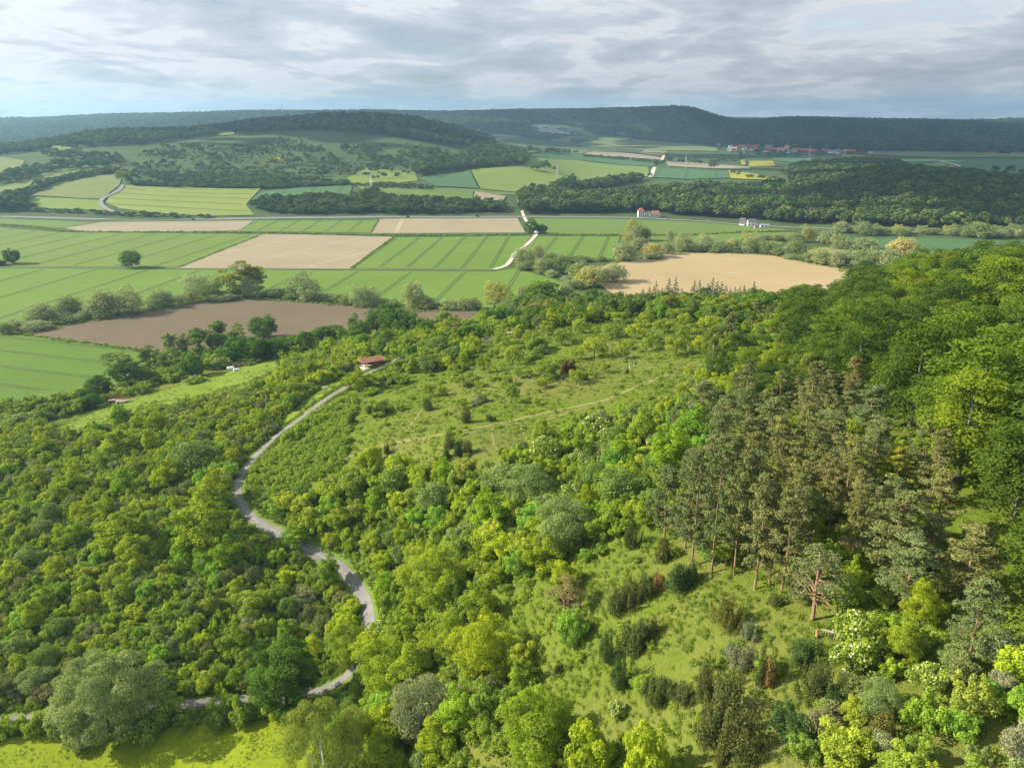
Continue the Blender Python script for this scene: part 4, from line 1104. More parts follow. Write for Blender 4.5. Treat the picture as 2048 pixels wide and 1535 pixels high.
# ---- blossom
hand('elder', '1090,925,60,50;1188,880,62,50;1215,895,40,40;1150,1015,50,50;790,990,60,56;1720,1330,90,100;1690,1350,60,60;1860,1385,64,60;1310,905,36,40;910,975,36,36;770,1290,50,46;1235,1435,40,30;1650,1430,40,30', 'the blossom')
# ---- foreground specimens
hand('willow', '212,1478,176,158,4', 'the lane verge', var=5, rad=.3)
hand('round', '572,1436,116,142,0', 'the lane verge', var=5, rad=.3)
hand('birch', '650,1640,225,215,0;712,1560,110,130,1', 'the foreground scrub', var=2, rad=.3)
hand('blackthorn', '852,1482,130,122,2', 'the foreground scrub', var=4, rad=.4)
hand('maple', '770,1395,112,112,1;695,1330,76,80,0;968,1375,122,140,1;905,1330,80,100,0;1070,1545,140,150,1;850,1200,90,110,0;880,1230,100,130,0;1840,1260,70,100,1;1800,1330,70,90,0', 'the foreground scrub', var=5, rad=.33)
hand('maple', '1110,1090,90,80,0;1090,1150,76,80,1;1130,1185,60,60,1;240,1110,95,90,0;410,1110,100,130,0;430,1020,70,80,1;240,920,80,62,0;590,1100,46,46,2;660,1180,40,74,2;140,1000,70,62,0;90,920,50,50,1;1340,960,90,110,2;1390,900,80,90,2', 'the foreground scrub', rad=.33)
hand('whitebeam', '1130,1100,110,100,0;1060,1010,100,80,0;1760,1440,80,76,0', 'the foreground scrub', var=3, rad=.33)
hand('whitebeam', '870,1030,76,64,0;1190,980,60,56,1;1240,1010,90,72,1;1010,990,80,60,0;390,950,90,70,1', 'the foreground scrub', rad=.33)
hand('dogwood', '30,1470,50,40,1;72,1468,44,40,0;122,1466,56,46,3;0,1475,40,36,0;320,1462,100,58,2;375,1455,46,36,0;450,1448,62,50,0;500,1444,64,52,0;548,1440,50,46,1;447,1412,28,42,1;-60,1478,60,44,0;160,1490,60,40,3;285,1470,50,40,2', 'the lane verge', rad=.3)

# ---- drifts of scrub
Z_THICKET = [(-260,870),(-60,830),(0,828),(70,846),(130,884),(210,860),(300,828),(400,812),(480,792),(545,766),(600,735),(640,712),(705,700),(738,716),(700,765),(640,795),(590,832),(555,862),(515,895),(480,930),(458,962),(452,990),(470,1025),(500,1055),(560,1085),(620,1115),(660,1140),(692,1170),(708,1205),(712,1250),(700,1300),(660,1345),(600,1372),(500,1380),(400,1390),(300,1402),(150,1412),(0,1422),(-260,1440)]
VERGE = [(548,874),(575,828),(620,790),(660,764),(705,740),(745,744),(700,775),(650,805),(600,842),(565,872)]
Z_SLOPE = [(560,895),(600,855),(650,818),(700,795),(716,805),(705,840),(700,885),(690,925),(620,965),(560,1020),(520,1015),(497,990),(497,960),(515,930)]
Z_MID = [(530,1040),(600,1000),(690,945),(760,930),(850,945),(950,950),(1020,920),(1100,880),(1180,850),(1260,835),(1340,835),(1410,770),(1450,780),(1400,860),(1330,950),(1300,1050),(1240,1070),(1180,1080),(1130,1110),(1070,1170),(1010,1195),(950,1215),(985,1290),(1080,1350),(1110,1430),(1190,1480),(1290,1540),(1290,1720),(560,1760),(600,1600),(640,1490),(690,1390),(745,1320),(760,1260),(756,1205),(738,1160),(700,1122),(640,1085),(570,1055)]
Z_BRIGHT = [(1620,1310),(1720,1250),(1850,1290),(2350,1380),(2350,1760),(1540,1760),(1600,1550),(1665,1420)]
Z_PINES = [(1320,960),(1400,850),(1500,820),(1700,820),(1810,900),(1860,1000),(1900,1130),(1850,1230),(1700,1255),(1640,1200),(1560,1210),(1420,1150),(1330,1080)]
Z_BEECH = [(1700,640),(1780,595),(1850,555),(1950,505),(2600,440),(2700,1500),(2048,1410),(1960,1290),(1900,1140),(1860,1000),(1800,890),(1700,810),(1600,760),(1560,690)]
Z_MIXED = [(1410,740),(1440,690),(1500,640),(1560,600),(1640,585),(1740,560),(1700,620),(1600,700),(1620,770),(1710,820),(1500,830),(1440,800)]
Z_BROW = [(1040,640),(1080,612),(1200,600),(1300,596),(1510,600),(1540,625),(1460,660),(1350,640),(1250,640),(1150,655),(1060,665)]
Z_ROAD = [(560,712),(640,698),(720,672),(800,650),(900,640),(1000,628),(1050,640),(1040,675),(980,690),(930,740),(840,750),(800,712),(740,712),(640,735),(560,745)]
n = []
n.append(scatter(Z_THICKET, 2.7, (('hawthorn', .34, 3.9, 3.9), ('dogwood', .30, 3.8, 2.9), ('blackthorn', .20, 3.5, 2.9), ('maple', .05, 4.6, 6.4), ('fruit', .06, 4.8, 4.6), ('whitebeam', .05, 4.4, 4.2)), 'the thicket', 420, dens=1, holes=(VERGE,), rad=.25, size=(.5, 1.5)))
n.append(scatter(Z_MID, 3.0, (('hawthorn', .30, 4.6, 4.4), ('dogwood', .34, 4.4, 3.3), ('blackthorn', .10, 3.6, 3), ('maple', .14, 5.2, 6.8), ('whitebeam', .12, 5, 4.8)), 'the copse', 300, rad=.26, size=(.5, 1.4)))
n.append(scatter(Z_BRIGHT, 2.6, (('dogwood', .45, 3.4, 2.7), ('hawthorn', .25, 3.6, 3.4), ('blackthorn', .2, 3.2, 2.8), ('whitebeam', .1, 4, 3.8)), 'the corner scrub', 130, rad=.30, size=(.65, 1.3)))
n.append(scatter(Z_PINES, 4.2, (('pine', .14, 4.8, 11), ('dogwood', .5, 3.4, 2.6), ('hawthorn', .2, 3.5, 3.4), ('maple', .16, 4.6, 6)), 'the pine stand', 260, rad=.25))
n.append(scatter(Z_BEECH, 7.6, (('beech', .9, 12.5, 15), ('maple', .06, 8, 11), ('round', .04, 9, 12)), 'the beech slope', 470, rad=.27, keep=False, size=(.7, 1.3)))
n.append(scatter(Z_MIXED, 4.6, (('beech', .22, 7.5, 9), ('maple', .38, 6, 7.5), ('pine', .16, 4.6, 10), ('birch', .12, 5.5, 9), ('round', .12, 7, 8)), 'the mixed wood edge', 430, rad=.28, size=(.75, 1.15)))
n.append(scatter(Z_BROW, 5.6, (('round', .35, 7, 8), ('ash', .3, 6, 8.5), ('maple', .25, 6, 7.5), ('fruit', .1, 6, 5.5)), 'the brow of the hill', 520, rad=.28, size=(.75, 1.2)))
n.append(scatter(Z_ROAD, 4.8, (('dogwood', .4, 5, 3.8), ('hawthorn', .35, 5, 4.6), ('round', .1, 6.5, 7), ('maple', .15, 5, 6)), 'the roadside trees', 480, rad=.27, size=(.7, 1.2)))
n.append(scatter([(120,838),(240,800),(360,765),(470,730),(560,705),(560,690),(480,700),(380,740),(250,775),(0,815),(0,835)], 4.2, (('dogwood', .7, 5, 3.6), ('round', .3, 7, 6.5)), 'the meadow hedge', 520, rad=.25, dens=.8))
n.append(scatter([(0,664),(80,652),(190,642),(290,622),(400,603),(500,597),(610,600),(700,607),(820,618),(960,622),(960,614),(820,612),(700,602),(600,594),(480,590),(380,595),(270,618),(150,634),(0,656)], 5, (('willow', 1, 7, 3.6),), 'the first row of willows', 640, rad=.2, dens=.7))
n.append(scatter([(1440,740),(1410,730),(1360,830),(1250,835),(1340,845),(1420,790)], 4, (('whitebeam', .3, 4.5, 4), ('dogwood', .3, 4, 3), ('maple', .4, 5, 6)), 'the wood edge', 300, rad=.3))
# spruces on the brow
_r = np.random.default_rng(5)
hand('spruce', ';'.join('%d,%d,%d,%d,%d' % (u, 603 + _r.integers(-4, 5), _r.integers(20, 29), _r.integers(26, 46), 1 if _r.random() < .12 else 0) for u in list(range(1285, 1375, 13)) + list(range(1388, 1512, 9))), 'the spruce row', rad=.12)
# scattered young growth on the open meadows
Z_OPEN = [(700,905),(720,800),(790,770),(900,735),(1000,690),(1100,680),(1380,690),(1410,740),(1350,760),(1250,830),(1100,870),(1020,915),(950,945),(850,940),(760,925)]
Z_JUN = [(960,1215),(1080,1180),(1140,1115),(1250,1085),(1330,1075),(1420,1150),(1560,1215),(1690,1262),(1640,1330),(1660,1420),(1600,1545),(1560,1760),(1290,1760),(1290,1540),(1190,1480),(1110,1430),(1080,1350),(985,1290)]
n.append(scatter(Z_OPEN, 10, (('fruit', .5, 3.4, 3), ('dogwood', .35, 2.6, 1.5), ('juniper', .15, 1.5, 1.8)), 'the orchard meadow', 330, dens=.2, size=(.6, 1.1)))
n.append(scatter(Z_JUN, 5.5, (('dogwood', .55, 2.2, 1.3), ('hawthorn', .37, 2.4, 2.0), ('juniper', .08, 1.6, 1.5)), 'the juniper slope', 150, dens=.5, size=(.5, 1.15)))
print('near plants', n, len(PL), round(time.time() - T0, 1))
def region_pts(poly, spacing, ymax=700, ymin=30, holes=(), dens=1.0, nz=0.0, nsc=9, seed=33, clear=0.0):
    poly = np.asarray(poly, float)
    c = unproj(np.clip(poly[:, 0], -700, 2750), np.clip(poly[:, 1], 205, 2000))
    x0, x1 = c[:, 0].min() - 5, c[:, 0].max() + 5; y0, y1 = max(ymin, c[:, 1].min() - 5), min(ymax, c[:, 1].max() + 40)
    gx, gy = np.meshgrid(np.arange(x0, x1, spacing), np.arange(y0, y1, spacing))
    gx = gx.ravel() + R.uniform(-.5, .5, gx.size) * spacing; gy = gy.ravel() + R.uniform(-.5, .5, gy.size) * spacing
    gz = H(gx, gy); u, v, d = proj(gx, gy, gz)
    m = inpoly(u, v, poly)
    for hp in holes: m &= ~inpoly(u, v, hp)
    pr = np.clip(dens + nz * vnoise(gx / nsc, gy / nsc, seed), 0, 1) if nz else dens
    m &= R.random(len(gx)) < pr
    if clear:
        for a in lane_xy[::2]: m &= (gx - a[0]) ** 2 + (gy - a[1]) ** 2 > clear ** 2
    return np.stack([gx[m], gy[m], gz[m]], 1)
# ------------------------------------------------------------------ the plain's margins and the woods beyond
def woods(poly, spacing, w, h, zone, ymax, ymin, dens=1.0, nz=0.0, size=(.7, 1.3), holes=(), picks=None, keep=False):
    return scatter(poly, spacing, picks or (('woods', 1, w, h),), zone, ymax, ymin, dens, holes, nz, size, keep, free=False)
HOLE_F = [(1121,393),(1227,379),(1300,362),(1380,357),(1540,358),(1600,372),(1585,380),(1380,380),(1250,391),(1150,397)]
woods([(1040,428),(1036,395),(1080,385),(1130,390),(1200,398),(1290,382),(1420,378),(1560,380),(1600,352),(1700,338),(1800,348),(1900,353),(2060,368),(2500,372),(2500,470),(2048,466),(1900,459),(1790,455),(1656,449),(1560,446),(1530,440),(1400,434),(1335,429),(1325,424),(1265,424),(1228,426),(1140,427)], 9.2, 14, 13, 'the wooded knoll', 1480, 900, holes=(HOLE_F,))
woods([(500,421),(520,401),(700,396),(745,386),(790,401),(880,403),(960,409),(1008,412),(1008,424),(900,428),(700,428),(560,429)], 8, 11, 8.5, 'the copse by the road', 1300, 1010)
woods([(1100,378),(1180,372),(1280,356),(1284,363),(1190,381),(1120,384)], 8, 11, 12, 'the field copse', 1600, 1150)
# river-side greenery along the foot of the knoll
woods([(1690,466),(1800,468),(1900,472),(2048,478),(2300,488),(2300,484),(2048,470),(1900,466),(1800,462),(1690,460)], 9, 10, 8, 'the river', 960, 800, picks=(('willow', 1, 10, 7),), dens=.7)
# left hill
H_ = 'the hill wood'
woods([(-300,314),(0,312),(120,298),(300,288),(440,272),(560,262),(700,264),(800,276),(900,292),(960,298),(1000,300),(960,262),(800,232),(500,238),(300,262),(100,270),(-300,290)], 11, 13, 14, H_, 2600, 1650, dens=.96, holes=([(783,258),(820,258),(900,275),(975,293),(940,291),(860,277),(800,267)], [(432,265),(470,263),(470,270),(440,273)], [(93,292),(110,293),(150,300),(130,304),(100,300)]), picks=(('woods', .8, 13, 13), ('fir', .2, 6, 15)))
woods([(820,346),(850,328),(930,318),(950,296),(1000,303),(1052,312),(1056,330),(1020,333),(945,338),(880,346),(840,354)], 9.5, 12, 13, H_, 2200, 1350)
woods([(0,352),(110,330),(240,320),(250,330),(110,345),(60,362),(0,372)], 10, 10, 9, 'the hill hedges', 1800, 1250, .7)
woods([(44,388),(110,362),(178,348),(238,340),(240,345),(180,354),(118,367),(56,392)], 7, 9, 7, 'the hill hedges', 1600, 1100)
woods([(-60,422),(0,398),(30,390),(56,398),(52,412),(66,420),(20,425)], 8, 11, 10, 'the hill hedges', 1300, 1030)
woods([(66,424),(150,427),(250,433),(330,436),(425,437),(425,434),(330,432),(250,429),(150,424),(66,421)], 6, 7, 4.5, 'the roadside hedge', 1200, 985, .85)
woods([(246,372),(238,350),(290,345),(400,352),(430,335),(540,322),(600,338),(700,346),(692,366),(600,372),(560,374),(520,377),(376,374),(300,372)], 10, 10, 7.5, 'the slope wood', 1700, 1180, .32, .6)
woods([(258,372),(376,376),(523,379),(700,371),(700,366),(523,374),(376,372),(258,367)], 6, 8, 5, 'the slope wood', 1500, 1180)
woods([(700,350),(760,318),(900,305),(960,312),(840,345),(740,372)], 17, 9, 8, 'the slope wood', 1900, 1300, .35)
woods([(690,372),(752,368),(840,372),(870,378),(840,380),(752,376)], 6, 7, 4, 'the slope wood', 1500, 1180, .7)
hand('woods', '245,368,27,27,2;402,308,15,15,0;640,313,21,22,0;613,323,16,16,0;595,331,20,17,0;545,335,24,20,2;560,334,20,18,2;530,342,16,14,2;575,330,18,15,1;700,316,14,16,4;660,322,16,18,4;690,306,18,18,0;800,323,16,14,0;1090,345,26,24,0;1070,342,20,12,0;1110,343,14,10,0;1065,380,14,14,0;1080,383,16,12,0;1126,380,22,26,0;1145,374,24,26,0', 'the field trees')
hand('woods', '1300,357,10,12,0;1310,333,8,10,0;1340,326,16,12,0;1365,329,18,12,0;1395,330,20,10,0;1424,340,20,16,3;1480,325,18,16,0;1520,358,10,8,0;1500,358,12,8,0;1550,360,10,8,0;1910,307,20,12,0;1935,308,22,11,0;1965,311,22,14,0;2010,313,26,14,0;1990,346,14,14,0;2020,350,18,18,0;2046,352,18,14,0;1838,344,26,16,3;1800,338,20,14,3', 'the field trees')
woods([(1330,322),(1480,318),(1500,322),(1460,328),(1350,326)], 22, 12, 9, 'the field hedges', 2600, 1700, .5)
woods([(1168,312),(1250,319),(1330,325),(1330,328),(1250,322),(1168,315)], 12, 9, 6, 'the field hedges', 2800, 1900, .7)
woods([(1456,344),(1560,363),(1560,366),(1456,347)], 11, 9, 6, 'the field hedges', 2200, 1300, .5)
woods([(1440,303),(1480,311),(1560,316),(1680,312),(1735,305),(1735,296),(1640,296),(1500,288),(1420,290)], 26, 11, 6, 'the village trees', 3300, 2300, .6)
woods([(1660,322),(1720,320),(1800,330),(1830,345),(1760,352),(1600,352),(1560,348),(1600,332)], 10, 13, 11, 'the wooded knoll', 2300, 1350, .9)
woods([(1140,283),(1200,272),(1195,282),(1150,290)], 15, 14, 11, 'the field hedges', 3900, 2700, .8)
woods([(1060,300),(1120,303),(1160,308),(1100,312),(1050,309)], 18, 13, 9, 'the field hedges', 3200, 1900, .4)
# the scrub dots on the bare slope
woods([(245,330),(300,300),(420,285),(560,278),(700,276),(830,292),(840,330),(700,345),(540,328),(400,345),(300,350)], 9, 4.5, 3.8, 'the scrub slope', 1950, 1300, .35, .8, size=(.35, 1.4), picks=(('woods', .4, 5, 3.6), ('juniper', .6, 2.8, 2.8)))
# the long ridge closing the view
RIDGE = [(-400,310),(0,310),(150,302),(300,300),(700,290),(1000,268),(1060,278),(1100,281),(1170,273),(1200,270),(1250,276),(1300,283),(1380,288),(1440,291),(1560,296),(1700,303),(2048,306),(2500,306),(2500,235),(1900,230),(1440,222),(1380,200),(800,205),(450,210),(200,225),(-400,235)]
ridge = region_pts(RIDGE, 17.5, 5600, 2700, holes=([(1060,270),(1140,276),(1140,250),(1060,246)], [(1130,256),(1165,257),(1190,270),(1180,275),(1140,270)]), dens=.97)
far_l = region_pts([(-300,246),(260,246),(260,200),(-300,200)], 60, 12300, 9500)

# irregular groves on the open hill slope
_g = np.random.default_rng(77)
for (u_, v_, ru, rv, dn) in ((330, 312, 46, 8, .7), (300, 335, 34, 7, .6), (440, 318, 40, 7, .55), (500, 300, 50, 6, .6), (470, 338, 60, 6, .55), (600, 300, 36, 7, .5), (640, 326, 40, 7, .6), (720, 300, 40, 9, .5), (770, 322, 36, 9, .45), (840, 305, 34, 8, .6), (150, 312, 60, 6, .7), (380, 296, 50, 4, .6), (560, 322, 34, 6, .5)):
    ph_ = _g.uniform(0, 6.28, 3)
    woods([(u_ + ru * (1 + .35 * math.sin(2 * a + ph_[0]) + .25 * math.sin(3 * a + ph_[1])) * math.cos(a), v_ + rv * (1 + .35 * math.sin(2 * a + ph_[2])) * math.sin(a)) for a in np.linspace(0, 6.28, 16, endpoint=False)], 10, 9, 8, 'the slope wood', 2000, 1250, dn, .35, size=(.5, 1.35))
# ------------------------------------------------------------------ linking the plants
A = np.array([(p[1], p[2]) for p in PL]); Zs = H(A[:, 0], A[:, 1])
for p, z in zip(PL, Zs): p[3] = float(z)
NAME = {'hawthorn': ('hawthorn_bush', 'bush'), 'dogwood': ('leafy_shrub', 'shrub'), 'blackthorn': ('thorny_shrub', 'shrub'), 'willow': ('willow_tree', 'tree'), 'maple': ('maple_tree', 'tree'), 'round': ('broadleaf_tree', 'tree'),
        'beech': ('beech_tree', 'tree'), 'fruit': ('fruit_tree', 'tree'), 'juniper': ('juniper_bush', 'bush'), 'pine': ('pine_tree', 'tree'), 'open_pine': ('pine_tree', 'tree'), 'spruce': ('spruce_tree', 'tree'),
        'elder': ('blossoming_bush', 'bush'), 'birch': ('birch_tree', 'tree'), 'whitebeam': ('whitebeam_tree', 'tree'), 'ash': ('ash_tree', 'tree'), 'woods': ('woodland_tree', 'tree'), 'fir': ('fir_tree', 'tree')}
WORD = {'hawthorn': 'hawthorn bush', 'dogwood': 'leafy shrub', 'blackthorn': 'twiggy shrub', 'willow': 'willow', 'maple': 'upright tree', 'round': 'round-headed tree', 'beech': 'beech', 'fruit': 'orchard tree', 'juniper': 'juniper', 'pine': 'pine',
        'open_pine': 'bare-limbed pine', 'spruce': 'spruce', 'elder': 'white-blossomed bush', 'birch': 'birch', 'whitebeam': 'pale-leaved tree', 'ash': 'loose-crowned tree', 'woods': 'woodland tree', 'fir': 'fir'}
LAND = [('the lane\'s lower bend', 735, 1215), ('the lane\'s upper bend', 474, 985), ('the lane\'s straight stretch', 655, 797), ('the lane\'s middle stretch', 610, 1095), ('the lane junction', 655, 1380),
        ('the roofed wooden shelter', 742, 728), ('the rusty trailers', 238, 802), ('the white bales', 467, 740), ('the fallen trunk', 1670, 1276), ('the bare-limbed lone pine', 1630, 1230), ('the golden-yellow pine', 1790, 930),
        ('the footpath fork', 1000, 853), ('the footpath\'s top end', 1390, 727), ('the dark red bush', 1136, 740), ('the white wooden frame', 1263, 733), ('the reddish dead juniper', 1535, 1340), ('the tall slender juniper', 1520, 1340),
        ('the big lane bush', 210, 1400), ('the roadside parking bay', 960, 678), ('the tall yellow tree', 485, 565), ('the white guest house', 1297, 430), ('the tan field', 1480, 545), ('the brown field\'s left tip', 80, 665), ('the spruce row', 1400, 590),
        ('the farm track bend', 1005, 535), ('the farm track bridge', 1070, 465), ('the small white farmhouse', 1505, 450), ('the big blossoming bush', 1715, 1310), ('the big grey bush', 850, 1430), ('the lone field tree', 262, 522),
        ('the long juniper row', 1270, 1195), ('the forest\'s dark gap', 1660, 780), ('the bright meadow\'s edge', 590, 1470), ('the three meadow junipers', 910, 905), ('the river pond', 1325, 505), ('the valley road', 640, 690)]
rest = {}
chosen = []
for kind in {NAME[k][0] for k in NAME}:
    rows = []
    for p in PL:
        if NAME[p[0]][0] != kind: continue
        u, v, d = proj(p[1], p[2], p[3]); ut, vt, dt = proj(p[1], p[2], p[3] + p[5])
        inside = -20 < u < 2068 and vt < 1530 and v > 0
        ar = p[4] * p[5] / (d * d)
        rows.append((0 if inside else 1, 0 if p[10] else 1, -ar, len(rows), p, float(u), float((v + vt) / 2)))
    rows.sort(key=lambda r: r[:4])
    k = 0
    for r in rows:
        if r[0] == 0 and k < CAP.get(kind, 295): chosen.append(r); k += 1
        else: rest.setdefault(r[4][0], []).append(r[4])
_o1 = 'first second third fourth fifth sixth seventh eighth ninth tenth eleventh twelfth thirteenth fourteenth fifteenth sixteenth seventeenth eighteenth nineteenth'.split()
_o2 = {20: 'twentieth', 30: 'thirtieth', 40: 'fortieth'}
def ordn(i):
    if i == 0: return 'nearest'
    i += 1
    if i < 20: return _o1[i - 1] + ' nearest'
    if i % 10 == 0: return _o2[i] + ' nearest'
    return ['twenty', 'thirty', 'forty'][i // 10 - 2] + '-' + _o1[i % 10 - 1] + ' nearest'
med = {}
for r in chosen: med.setdefault(r[4][0], []).append(r[4][5])
med = {k: (np.percentile(v, 25), np.percentile(v, 75)) for k, v in med.items()}
clus = {}
for r in chosen:
    p = r[4]; u, v = r[5], r[6]
    lo, hi = med[p[0]]
    size = 'small' if p[5] < lo else ('tall' if p[0] not in ('dogwood', 'hawthorn', 'blackthorn', 'elder') else 'large') if p[5] > hi else 'mid-sized'
    best = min(LAND, key=lambda q: math.hypot(q[1] - u, (q[2] - v) * 1.3))
    du, dv = u - best[1], v - best[2]
    side = ('left of' if du < 0 else 'right of') if abs(du) > abs(dv) * 1.1 else ('beyond' if dv < 0 else 'in front of')
    clus.setdefault((size, TONES[p[0]][p[8]][0], WORD[p[0]], side, best[0]), []).append((math.hypot(du, dv), r))
LABEL = {}
for key, rows in clus.items():
    rows.sort(key=lambda q: q[0])
    for i, (d, r) in enumerate(rows):
        size, tone, word, side, land = key
        if len(rows) == 1: t = f'{size} {tone} {word} {side} {land}'
        elif i < 48: t = f'{size} {tone} {word} {side} {land}, {ordn(i)}'
        else: t = f'{size} {tone} {word} {side} {land}, far from it'
        LABEL[id(r[4])] = t
CHILD = {'hawthorn': None}
def spawn(p):
    kind, x, y, z, w, h, rz, var, tone, zone, hd = p
    cm, tm = PROTO[kind][var]; w0, h0 = PD[kind][var]
    col = TONES[kind][tone][1]; j = 1 + (R.random() - .5) * .16
    name, cat = NAME[kind]
    s = (w / w0, w / w0, h / h0)
    if tm is None:
        o = bpy.data.objects.new(name, cm); COL.objects.link(o); o.color = (*[c * j for c in col], 1)
    else:
        o = bpy.data.objects.new(name, None); COL.objects.link(o)
        c = bpy.data.objects.new('crown' if cat == 'tree' else 'foliage', cm); COL.objects.link(c); c.parent = o; c.color = (*[q * j for q in col], 1)
        t = bpy.data.objects.new('trunk' if cat == 'tree' else 'stems', tm); COL.objects.link(t); t.parent = o
    o.location = (x, y, z); o.rotation_euler = (0, 0, rz); o.scale = s
    tag(o, LABEL[id(p)], cat, zone)
for r in chosen:
    p = r[4]; p[9] = {'tree': 'trees', 'bush': 'bushes', 'shrub': 'shrubs'}[NAME[p[0]][1]] + ' of ' + p[9]
    spawn(p)
print('individuals', len(chosen), round(time.time() - T0, 1))

# ------------------------------------------------------------------ masses nobody could count
def joined(kind, var):
    cm, tm = PROTO[kind][var]
    if tm is None: return cm
    bm = bmesh.new(); bm.from_mesh(cm); n = len(cm.materials); k = len(bm.faces)
    bm.from_mesh(tm); bm.faces.ensure_lookup_table()
    for f in bm.faces[k:]: f.material_index += n
    me = bpy.data.meshes.new(kind); bm.to_mesh(me); bm.free()
    for m in cm.materials: me.materials.append(m)
    for m in tm.materials: me.materials.append(m)
    return me
PCOL = {}
def proto_col(kind):
    if kind not in PCOL:
        c = bpy.data.collections.new('kind_' + kind)
        for i in range(len(PROTO[kind])):
            o = bpy.data.objects.new('%s_%02d' % (kind, i), joined(kind, i)); c.objects.link(o)
        PCOL[kind] = c
    return PCOL[kind]
def mass(name, kind, xyz, scl, rz, var):
    n = len(xyz)
    me = bpy.data.meshes.new(name); me.vertices.add(n); me.vertices.foreach_set('co', np.asarray(xyz, np.float32).ravel())
    a = me.attributes.new('scl', 'FLOAT_VECTOR', 'POINT'); a.data.foreach_set('vector', np.asarray(scl, np.float32).ravel())
    rot = np.zeros((n, 3), np.float32); rot[:, 2] = rz
    a = me.attributes.new('rot', 'FLOAT_VECTOR', 'POINT'); a.data.foreach_set('vector', rot.ravel())
    a = me.attributes.new('var', 'INT', 'POINT'); a.data.foreach_set('value', np.asarray(var, np.int32))
    me.update()
    o = link(bpy.data.objects.new(name, me)); tag(o, kind='stuff')
    ng = bpy.data.node_groups.new(name, 'GeometryNodeTree')
    ng.interface.new_socket('Geometry', in_out='INPUT', socket_type='NodeSocketGeometry'); ng.interface.new_socket('Geometry', in_out='OUTPUT', socket_type='NodeSocketGeometry')
    gi, go = ng.nodes.new('NodeGroupInput'), ng.nodes.new('NodeGroupOutput')
    ip = ng.nodes.new('GeometryNodeInstanceOnPoints'); ci = ng.nodes.new('GeometryNodeCollectionInfo')
    ci.inputs['Collection'].default_value = proto_col(kind); ci.inputs['Separate Children'].default_value = True; ci.inputs['Reset Children'].default_value = True
    def at(nm, ty):
        q = ng.nodes.new('GeometryNodeInputNamedAttribute'); q.data_type = ty; q.inputs['Name'].default_value = nm; return q.outputs['Attribute']
    ng.links.new(gi.outputs[0], ip.inputs['Points']); ng.links.new(ci.outputs[0], ip.inputs['Instance']); ip.inputs['Pick Instance'].default_value = True
    ng.links.new(at('var', 'INT'), ip.inputs['Instance Index']); ng.links.new(at('rot', 'FLOAT_VECTOR'), ip.inputs['Rotation']); ng.links.new(at('scl', 'FLOAT_VECTOR'), ip.inputs['Scale'])
    ng.links.new(ip.outputs[0], go.inputs[0])
    md = o.modifiers.new('scatter', 'NODES'); md.node_group = ng
    return o
MASS = {'hawthorn': 'shrubbery', 'dogwood': 'shrubbery', 'blackthorn': 'shrubbery', 'beech': 'forest', 'maple': 'woodland', 'pine': 'pine_woods', 'willow': 'riverside_willows', 'woods': 'far_woods'}
for kind, ps in rest.items():
    s = [(p[4] / PD[kind][p[7]][0], p[4] / PD[kind][p[7]][0], p[5] / PD[kind][p[7]][1]) for p in ps]
    mass(MASS.get(kind, 'woodland'), kind, [(p[1], p[2], p[3]) for p in ps], s, [p[6] for p in ps], [p[7] for p in ps])
print('rest', {k: len(v) for k, v in rest.items()})

def mass_rand(name, kind, pts, w, h, jit=(.6, 1.4)):
    n = len(pts)
    if not n: return
    var = R.integers(0, len(PROTO[kind]), n); d = np.array(PD[kind])[var]
    s = R.uniform(*jit, n)
    sx = w * s / d[:, 0]; sz = h * s * R.uniform(.8, 1.2, n) / d[:, 1]
    mass(name, kind, pts, np.stack([sx, sx, sz], 1), R.uniform(0, 6.28, n), var)
    print(name, n)
# young growth, brambles and tall herbs of the hill
near_all = [(-300,860),(0,820),(130,850),(300,800),(560,705),(760,668),(1000,640),(1300,600),(1700,600),(2500,560),(2500,1750),(-300,1750)]
hm = [(235,806),(455,742),(600,703),(640,700),(540,745),(480,770),(300,805),(130,870),(120,845)]
bm_ = [(-300,1478),(0,1475),(300,1455),(520,1440),(610,1440),(640,1500),(560,1600),(400,1760),(-300,1760)]
p1 = region_pts(Z_OPEN, 1.25, 340, dens=.32, nz=.30, nsc=5)
p2 = region_pts(Z_JUN, .78, 170, dens=.5, nz=.40, nsc=3.5)
mass_rand('undergrowth', 'herb', np.vstack([p1, p2]), 1.0, .42)
p3 = region_pts(near_all, 2.3, 420, holes=(hm, bm_, Z_OPEN, Z_JUN, Z_SLOPE), dens=.75, nz=.3, clear=2.6)
mass_rand('undergrowth', 'herb', p3, 1.9, .8)
p4 = region_pts(Z_SLOPE, 1.7, 330, dens=.95, clear=2.4)
mass_rand('undergrowth', 'bramble', p4, 2.5, 1.5)
p5 = region_pts(near_all, 6, 330, holes=(hm, bm_, Z_SLOPE), dens=.25, nz=.35, nsc=12, clear=3.2)
mass_rand('undergrowth', 'bramble', p5, 1.9, .9)
p8 = region_pts(Z_JUN, 2.2, 170, dens=.10, nz=.35, nsc=6, seed=51)
mass_rand('undergrowth', 'bramble', p8, 1.3, .5)
p9 = region_pts(Z_OPEN, 3.2, 340, dens=.10, nz=.3, nsc=8, seed=52)
mass_rand('undergrowth', 'bramble', p9, 1.5, .55)
p10 = region_pts(Z_THICKET, 1.9, 420, dens=.9, clear=3.4, holes=(VERGE,))
mass_rand('undergrowth', 'bramble', p10, 2.4, 1.7)
p11 = region_pts(Z_MID, 2.0, 300, dens=.8, clear=3.2)
mass_rand('undergrowth', 'bramble', p11, 2.3, 1.5)
p6 = region_pts(bm_, .6, 170, dens=.6, nz=.3, nsc=6)
mass_rand('grass', 'herb', p6, .55, .16)
p7 = region_pts(hm, 1.4, 470, dens=.5, nz=.3, nsc=8)
mass_rand('grass', 'herb', p7, 1.1, .22)
_s = []
